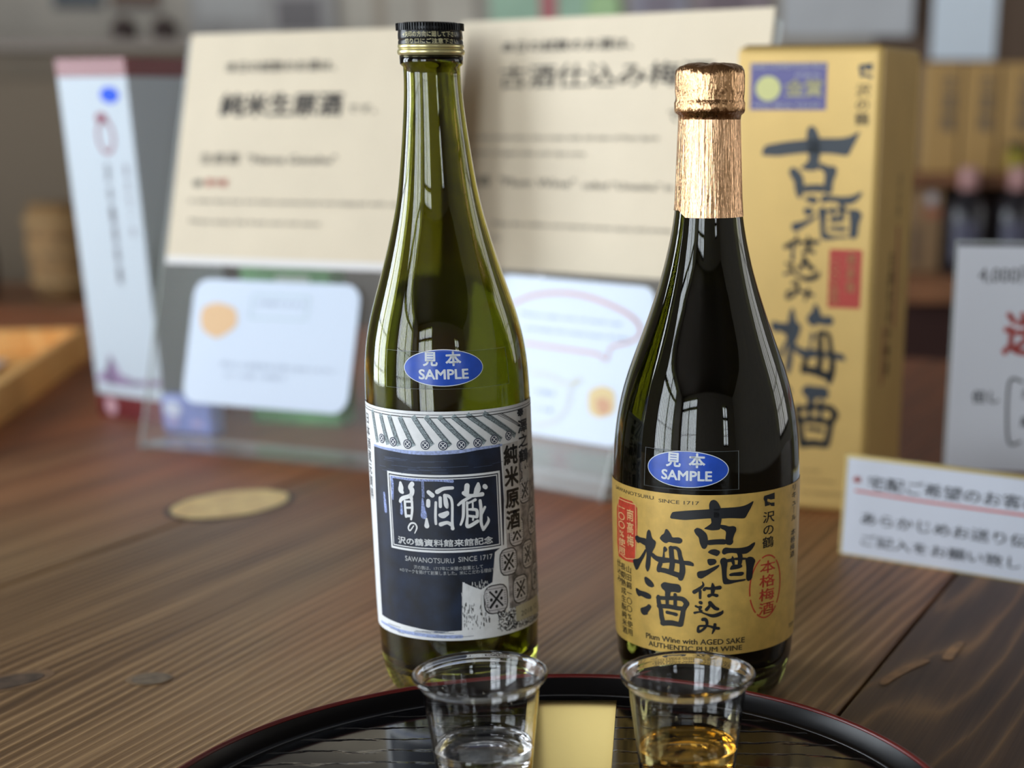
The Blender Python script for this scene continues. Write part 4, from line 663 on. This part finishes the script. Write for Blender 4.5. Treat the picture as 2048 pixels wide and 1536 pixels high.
# handwritten gold-edged board
h5 = board('handwritten_notice', 'white gold-edged board with handwritten black Japanese lines and a red underline', 'sign', 'hand', .165, .0625, mat('notice_white', (222, 228, 240), .5), .003)
GE = mat('gold_edging', (200, 180, 120), .4, metal=.4)
box('gold_edge', -.0008, .1658, -.0004, .0034, .0618, .0640, GE, h5); box('gold_edge', -.0012, .0004, -.0004, .0034, 0, .0640, GE, h5); box('gold_edge', -.0008, .1658, -.0004, .0034, -.0001, .0008, GE, h5)
put_text(h5, D['h'], mat('felt_pen', (44, 44, 50), .6), .004, .9); put_text(h5, D['hr'], REDT, .06); lay('red_underline', Art().strokes(D['hu']), mat('red_pen', (220, 110, 104), .6), h5, .4)
# upright printed notice
acrylic_stand('clear acrylic stand with the printed shipping notice behind the handwritten board', 'white', .150, .148, 0, -.002, .05, .0006, False)
s6 = board('shipping_notice', 'pale grey printed notice with large red characters behind the handwritten board', 'sign', 'white', .146, .144, mat('notice_grey', (206, 208, 214), .5), .0006)
put_text(s6, D['w'][:1], GREYT, .0, 1); put_text(s6, D['w'][1:], GREYT, .015); put_text(s6, D['wr'], REDT, .03); put_text(s6, D['w2'], GREYT, .01); lay('bracket', Art().strokes(D['wb']), GREYT, s6)

# ------------------------------------------------------------------ gold gift box
GBM = mat('gold_box_card', (212, 178, 106), .38, metal=.25, noise=.02, nscale=30)
yaw = radians(-20); Wb = .098; Db = .116
o_ = Vector((.140, 1.095, 0)) - Vector((cos(yaw), sin(yaw), 0)) * Wb
g7 = thing('gold_gift_box', 'tall gold cardboard bottle box with large dark brush lettering behind the dark bottle', 'box', tuple(o_), (0, 0, yaw))
bmo('carton', box_bm(0, Wb, 0, Db, 0, .304, .004, 3), GBM, g7)
box('lid_flap', .004, Wb - .004, .006, Db - .002, .304, .3052, mat('gold_box_inside', (120, 92, 50), .5), g7, .0004)
INKB = mat('blue_black_ink', (40, 50, 60), .4)
a = Art()
for k, (ps, ss) in {'ko': ('ko', None), 'shu': ('shu', None), 'ume': ('ume', 'umeS'), 'shu2': ('shu2', 'shu2S'), 'shi': (None, 'shi'), 'komi': (None, 'komi'), 'mi': (None, 'mi')}.items():
    q = Art()
    if ps: q.polys(D[ps])
    if ss: q.strokes(D[ss])
    q.fit(D['gb'][k]); a.merge(q)
lg_ = Art().polys(D['logo'], 0).fit(D['glogo'][0] if isinstance(D['glogo'][0], list) else D['glogo']); a.merge(lg_)
for t, s_, za, zb, w_ in D['gv']: a.glyphs(s_, za, zb, w_, t, .01)
lay('brush_lettering', a, INKB, g7, .2)
x_, y_, X_, Y_ = D['gst']; st = lay('award_sticker', Art().rect(x_, y_, X_, Y_), mat('award_purple', (96, 92, 150), .4), g7, .15); st['label'] = 'purple award sticker with gold medal'
mx_, my_, MX_, MY_ = D['gmed']; lay('medal_print', Art().disc((mx_ + MX_) / 2, (my_ + MY_) / 2, (MX_ - mx_) / 2, (MY_ - my_) / 2, 32), mat('medal_gold', (214, 214, 140), .4), st, .25)
put_text(st, D['gstT'][:2] + D['gstT'][3:], STICKW, .02, .8, .3); put_text(st, D['gstT'][2:3], mat('prize_gold', (232, 226, 176), .4), .03, .9, .35)
x_, y_, X_, Y_ = D['gseal']; sl = lay('red_seal', Art().rect(x_, y_, X_, Y_), mat('seal_red', (186, 62, 48), .5), g7, .15)
q = Art()
for t, s_, za, zb, w_ in D['gsv']: q.glyphs(s_, za, zb, w_, t, .012)
lay('lettering', q, mat('seal_sand', (224, 180, 120), .5), sl, .25)
put_text(g7, D['gsm'], mat('small_print', (120, 96, 56), .5), 0, .8)
q = Art().glyphs(68, 225, 195, 9, '沢の鶴', 0)
sd = lay('side_lettering', q, mat('dark_side_ink', (70, 52, 34), .5), g7, 0); sd.matrix_local = Matrix.Translation((Wb + .0002, 0, 0)) @ Matrix.Rotation(radians(90), 4, 'Z')
q = Art().glyphs(52, 175, 88, 14, '古酒仕込み梅酒', .01)
sd = lay('side_lettering', q, mat('dark_side_ink', (70, 52, 34), .5), g7, 0); sd.matrix_local = Matrix.Translation((Wb + .0002, 0, 0)) @ Matrix.Rotation(radians(90), 4, 'Z')
q = Art().rect(66, 120, 72, 190).rect(36, 84, 41, 125)
sd = lay('side_red_print', q, mat('side_red', (160, 70, 48), .5), g7, 0); sd.matrix_local = Matrix.Translation((Wb + .0002, 0, 0)) @ Matrix.Rotation(radians(90), 4, 'Z')

# ------------------------------------------------------------------ white gift box with maroon bands
w8 = thing('white_gift_box', 'tall white bottle box with maroon bands and a small blue oval sticker', 'box', (-.448, 1.429, 0), (0, 0, radians(57)))
# local +x runs to the back right, +y to the back left; the bright face is x = 0
WB = mat('gift_box_white', (190, 200, 208), .75, spec=.12); MAR = mat('maroon_band', (112, 30, 34), .4)
bmo('carton', box_bm(0, .085, 0, .090, .020, .291, .0008, 1), WB, w8); box('maroon_base', -.0003, .0853, -.0003, .0903, 0, .0205, MAR, w8, .0006); box('maroon_top', -.0003, .0853, -.0003, .0903, .2905, .305, MAR, w8, .0006)
def on_left(name, art, m, off=.25, parent=w8):
    """art x runs from the back left edge (0) to the near corner (90)"""
    return mesh(name, [(-off / 1000, (90 - x) / 1000, y / 1000) for x, y in art.V], art.F, m, parent)
on_left('sample_sticker', Art().disc(66, 276, 12, 6.5, 32), mat('pale_sticker_blue', (60, 96, 214), .8, spec=.1))
on_left('crest', Art().ring(55, 243, 10, 13, 3).disc(52, 258, 8, 4), mat('crest_red', (150, 96, 108), .8, spec=.1))
q = Art().glyphs(52, 222, 120, 7, '沢の鶴資料館', .01).glyphs(76, 222, 160, 5, '灘の生一本', 0)
on_left('lettering', q, mat('box_print', (112, 92, 106), .8, spec=.1))
q = Art().poly([(0, 34), (18, 44), (24, 58), (30, 50), (36, 40), (56, 36), (90, 40), (90, 34), (50, 31), (20, 30)])
on_left('scene_print', q, mat('scene_mauve', (130, 112, 138), .8, spec=.1, noise=.3, nscale=80)); on_left('base_crest', Art().disc(18, 10, 8, 8, 20), mat('base_crest_pink', (214, 170, 180), .5), .6)

# ------------------------------------------------------------------ small packets on the table
pk = thing('green_carton', 'small bright green cardboard packet standing behind the rounded white card', 'packet', (-.372, 1.440, 0), (0, 0, radians(-14)))
GRN = mat('green_card', (104, 172, 104), .45, noise=.08, nscale=30)
bmo('carton', box_bm(0, .086, 0, .03, 0, .158, .001, 1), GRN, pk); lay('printed_band', Art().rect(34, 122, 66, 130), mat('band_white', (206, 222, 204), .5), pk)
box('end_panel', .0862, .0868, .002, .028, .01, .13, mat('green_card_dark', (84, 150, 88), .45), pk)
lf = thing('blue_leaflet_packet', 'little blue and white printed packet lying at the foot of the white gift box', 'packet', (-.440, 1.392, 0), (0, 0, radians(-25)))
bmo('pouch', box_bm(0, .056, 0, .018, 0, .034, .004, 2), mat('packet_blue', (126, 142, 204), .4, noise=.12, nscale=30), lf)
lay('white_print', Art().disc(14, 22, 9, 7), mat('packet_white', (214, 222, 240), .4), lf); lay('picture_print', Art().disc(13, 12, 6, 5).rect(34, 8, 46, 14), mat('packet_lilac', (176, 168, 214), .4), lf, .3)

# ------------------------------------------------------------------ pale wooden tray with papers, far end of the table
PALEW = wood('pale_cypress', [(.25, (196, 134, 64)), (.5, (234, 174, 98)), (.8, (250, 206, 134))], freq=60, rough=.45, bump=.15, ring=3, dist=.0005)
wt = thing('wooden_letter_tray', 'shallow pale wooden tray holding papers beside the white gift box', 'tray', (-.575, 1.27, 0), (0, 0, radians(8)))
W2, L2, H2, T2 = .46, .58, .032, .010
box('bottom_board', -W2, 0, 0, L2, 0, .005, PALEW, wt)
for n_, r_ in (('side_board', (-T2, 0, 0, L2)), ('side_board', (-W2, -W2 + T2, 0, L2)), ('end_board', (-W2 + T2, -T2, 0, T2)), ('end_board', (-W2 + T2, -T2, L2 - T2, L2))):
    bmo(n_, box_bm(r_[0], r_[1], r_[2], r_[3], .005, H2, .0015, 2), PALEW, wt)
PG = mat('form_paper', (206, 196, 188), .6, noise=.12, nscale=25)
for k, (x, y, r) in enumerate([(-.19, .19, -6), (-.30, .34, 4), (-.17, .43, 2)]):
    pp = box('order_form', -.10, .10, -.07, .07, 0, .0012, PG, None, loc=Vector((-.575, 1.27, .0052 + .0013 * k)) + Matrix.Rotation(radians(8), 3, 'Z') @ Vector((x, y, 0))); pp.rotation_euler = (0, 0, radians(8 + r))
    tag(pp, ['grey printed order form lying nearest in the pale wooden tray', 'grey printed order form in the middle of the pale wooden tray', 'grey printed order form lying at the back of the pale wooden tray'][k], 'paper', 'order forms in the wooden tray')

# ------------------------------------------------------------------ far side of the shop: counters, shelves, posters (all well out of focus)
CAB = mat('olive_brown_board', (96, 82, 62), .6, noise=.08, nscale=5)
ORW = mat('orange_brown_wood', (142, 96, 64), .5, noise=.12, nscale=12)
cb = thing('wall_cabinet', 'tall olive brown cabinet against the back wall beyond the white gift box', 'cabinet', (-1.9, 3.2, -.75))
box('carcass', 0, 1.03, 0, .4, 0, 1.11, CAB, cb, .003)
for k in range(2):
    d_ = box('door', .01 + k * .51, .50 + k * .51, -.018, 0, .05, 1.06, mat('olive_door', (104, 88, 66), .6), cb, .002); box('handle', (.47 if k == 0 else .53), (.485 if k == 0 else .545), -.03, -.018, .55, .65, DARKW, d_, .002)
box('top_board', -.01, 1.04, -.02, .4, 1.11, 1.13, mat('cab_top', (122, 110, 98), .5), cb)
JAR = mat('dark_jar', (62, 46, 42), .4)
for k, (x, l_) in enumerate(((-1.034, 'small dark round jar on the olive cabinet, farther from the beige notice'), (-.957, 'small dark round jar on the olive cabinet, next to the beige notice'))):
    j = thing('jar', l_, 'jar', (x, 3.32, .3801), group='jars on the olive cabinet'); lathe('pot', [(.0002, 0), (.016, 0), (.024, .008), (.026, .02), (.022, .032), (.012, .036), (.0002, .036)], JAR, j, 24); lathe('lid', [(.013, .036), (.014, .041), (.004, .043), (.0002, .047)], mat('jar_lid', (84, 66, 56), .4), j, 24)
sc = thing('side_counter', 'low dark wooden counter beyond the pale wooden tray', 'counter', (-1.75, 2.62, -.75))
box('worktop', 0, 1.02, 0, .40, .68, .712, ORW, sc, .003); box('carcass', .02, 1.0, .02, .38, 0, .68, DARKW, sc)
bar = thing('sake_barrel', 'straw wrapped brown sake barrel on the dark side counter', 'barrel', (-1.005, 2.78, -.0378))
lathe('cask', [(.0002, 0), (.052, 0), (.060, .035), (.063, .08), (.059, .125), (.053, .152), (.0002, .152)], mat('straw_wrap', (124, 94, 56), .8, noise=.2, nscale=60), bar, 40)
for z in (.03, .08, .125): lathe('rope_band', [(.0590, z - .006), (.0655, z), (.0590, z + .006)], mat('rope_tan', (150, 120, 78), .8), bar, 32)
rd = thing('red_jar', 'dark red lidded jar on the side counter beside the sake barrel', 'jar', (-1.155, 2.74, -.0378))
lathe('pot', [(.0002, 0), (.035, 0), (.042, .03), (.042, .085), (.030, .108), (.0002, .108)], mat('dark_red_glaze', (66, 30, 32), .35), rd, 32); lathe('lid', [(.032, .108), (.033, .117), (.010, .122), (.0002, .128)], mat('red_lid', (110, 44, 44), .35), rd, 32)
# wall posters
def poster(label, x0_, x1_, za, zb, y, rgb, extra=(), cat='poster', grp=None):
    t = thing('wall_poster', label, cat, (x0_, y, za), group=grp); w_, h_ = x1_ - x0_, zb - za
    box('sheet', 0, w_, 0, .004, 0, h_, mat('poster_%d_%d_%d' % rgb, rgb, .5, noise=.05, nscale=10), t)
    for n_, a_, b_, c_, d_, rg in extra: box(n_, a_, b_, -.001, 0, c_, d_, mat('print_%d_%d_%d' % rg, rg, .5), t)
    return t
YW = 3.594
def sc_(v): return v * 1.12
poster('large pale grey poster on the back wall above the raw sake notice', -.98, -.68, .38, .72, YW, (168, 164, 160), [('dark_print', .18, .27, .03, .09, (120, 114, 114)), ('light_print', .02, .15, .05, .11, (184, 182, 178))])
poster('beige striped poster on the back wall right behind the black cap', -.66, -.39, .38, .72, YW, (198, 190, 174), [('stripe', .06, .085, .0, .3, (176, 162, 142)), ('stripe', .15, .17, 0, .3, (170, 158, 142))])
poster('pale green poster with a red stripe on the back wall between the bottles', -.36, -.10, .40, .72, YW, (172, 206, 178), [('red_stripe', .105, .138, -.0, .3, (204, 110, 118))])
cp = thing('round_poster', 'round yellow green disc sign on the back wall above the plum wine notice', 'sign', (-.125, YW, .452))
V, F = lathe_vf([(.0002, 0), (.036, 0), (.036, .004), (.0002, .004)], 32); o = mesh('disc', [(x, -z_, y_) for x, y_, z_ in V], F, mat('lime_print', (196, 232, 170), .5), cp); V, F = lathe_vf([(.030, .0041), (.034, .0045), (.034, .0041)], 32); mesh('disc_border', [(x, -z_, y_) for x, y_, z_ in V], F, mat('lime_border', (170, 210, 150), .5), cp)
poster('grey lilac notice on the back wall above the plum wine notice', -.07, .05, .40, .72, YW, (166, 162, 174), [('picture', .03, .09, .02, .08, (150, 140, 150))])
poster('grey pink notice on the back wall nearest the pale hanging sheet', .06, .22, .40, .72, YW, (164, 148, 152), [('picture', .03, .11, .02, .09, (140, 124, 130))])
poster('slate blue framed picture high on the back wall above the olive cabinet', -1.26, -1.16, .45, .72, YW, (84, 92, 96), [('frame_edge', 0, .1, 0, .012, (60, 56, 54))], 'picture')
poster('orange brown framed picture on the back wall over the dark jars', -1.14, -1.04, .45, .72, YW, (112, 82, 56), [('frame_edge', 0, .1, 0, .012, (70, 54, 46))], 'picture')
# display shelves on the far side
sh = thing('display_shelf', 'orange brown display shelf with dark bottles below and gold boxes above', 'shelf', (.37, 2.55, -.75))
box('cloth_panel', 0, 1.1, .03, .5, 0, .728, mat('maroon_cloth', (56, 26, 20), .7), sh)
box('shelf_board', -.01, 1.11, 0, .5, .728, .765, ORW, sh, .003); box('shelf_board', 0, 1.1, .12, .5, .895, .915, ORW, sh, .002)
box('back_panel', 0, 1.1, .49, .5, .765, 1.3, mat('shelf_back', (104, 84, 68), .6), sh)
for x in (0, .54, 1.085): box('upright', x, x + .015, .13, .49, .765, 1.07 if x else .915, ORW, sh)
DG = mat('far_dark_glass', (44, 42, 46), .2); PK = mat('far_pink_cap', (196, 150, 146), .5); FLB = mat('far_bottle_label', (84, 84, 104), .5)
n0 = None
def copy_tree(o, parent=None):
    c = o.copy(); col.objects.link(c)
    if parent is not None: c.parent = parent
    for ch in [q for q in list(bpy.data.objects) if q.parent == o]: copy_tree(ch, c)
    return c
fb = thing('dark_bottle', 'dark bottle with pale pink cap on the far shelf, nearest the gold gift box', 'bottle', (.482, 2.65, .0152), group='dark bottles on the far shelf')
lathe('glass_body', [(.0002, 0), (.030, 0), (.034, .004), (.034, .095), (.026, .112), (.013, .122), (.012, .132), (.0002, .132)], DG, fb, 32)
lathe('cap', [(.0002, .160), (.013, .160), (.015, .156), (.015, .128), (.0124, .126)], PK, fb, 24)
lathe('label', [(.0343, .02), (.0343, .08)], FLB, fb, 12, a0=-.8, a1=.5)
for k in range(3):
    c = copy_tree(fb); c.location = (.560 + .078 * k, 2.65, .0152)
    c['label'] = ['second dark bottle with pale pink cap on the far shelf from the gold gift box', 'third dark bottle with pale pink cap along the far shelf', 'fourth dark bottle with pale pink cap along the far shelf'][k]
tb = thing('tan_box', 'tan box with red and white print on the far shelf beside the gold gift box', 'box', (.392, 2.66, .0152))
bmo('carton', box_bm(0, .052, 0, .06, 0, .125, .001, 1), mat('tan_card', (156, 124, 88), .5), tb); lay('white_print', Art().disc(34, 112, 9, 10), mat('tan_white', (190, 184, 190), .5), tb); lay('red_print', Art().rect(24, 84, 50, 98), mat('tan_red', (176, 108, 80), .5), tb); lay('dark_print', Art().rect(6, 10, 20, 70), mat('tan_dark', (112, 92, 72), .5), tb)
fg = thing('gold_carton', 'gold carton on the upper far shelf, nearer the large gold gift box', 'box', (.415, 2.70, .1652), group='gold cartons on the upper far shelf')
bmo('carton', box_bm(0, .054, 0, .06, 0, .163, .001, 1), mat('far_gold', (190, 152, 92), .45), fg); lay('dark_print', Art().glyphs(36, 150, 60, 22, '古酒梅', .03), mat('far_gold_ink', (96, 88, 80), .5), fg)
c = copy_tree(fg); c.location = (.474, 2.70, .1652); c['label'] = 'gold carton on the upper far shelf, second from the large gold gift box'
c = copy_tree(fg); c.location = (.535, 2.70, .1652); c['label'] = 'gold carton on the upper far shelf, cut by the edge of view'
yl = thing('yellow_jar', 'small olive yellow jar in front of the cartons on the far upper shelf', 'jar', (.562, 2.685, .1652))
lathe('pot', [(.0002, 0), (.014, 0), (.016, .006), (.016, .036), (.0002, .038)], mat('olive_yellow', (150, 136, 30), .4), yl, 20); lathe('lid', [(.016, .036), (.017, .046), (.0002, .047)], mat('jar_black', (40, 36, 30), .4), yl, 20)
hs = thing('hanging_sheet', 'pale grey sheet hanging over the gold gift box on the far side', 'sheet', (.205, 3.0, .378)); box('paper', 0, .225, 0, .003, 0, .34, mat('pale_grey_sheet', (196, 198, 200), .6, noise=.04, nscale=8), hs); box('top_bar', -.005, .23, -.004, .007, .34, .352, DARKW, hs)
box('rod', .10, .104, 0, .003, .352, 1.95 - .378, DARKW, hs)
hb = thing('hanging_sheet', 'bright bluish white sheet hanging above the far gold cartons', 'sheet', (.452, 2.92, .338)); box('paper', 0, .108, 0, .003, 0, .34, mat('bright_sheet', (222, 234, 244), .6), hb); box('top_bar', -.005, .113, -.004, .007, .34, .352, DARKW, hb)
box('rod', .05, .054, 0, .003, .352, 1.95 - .338, DARKW, hb)
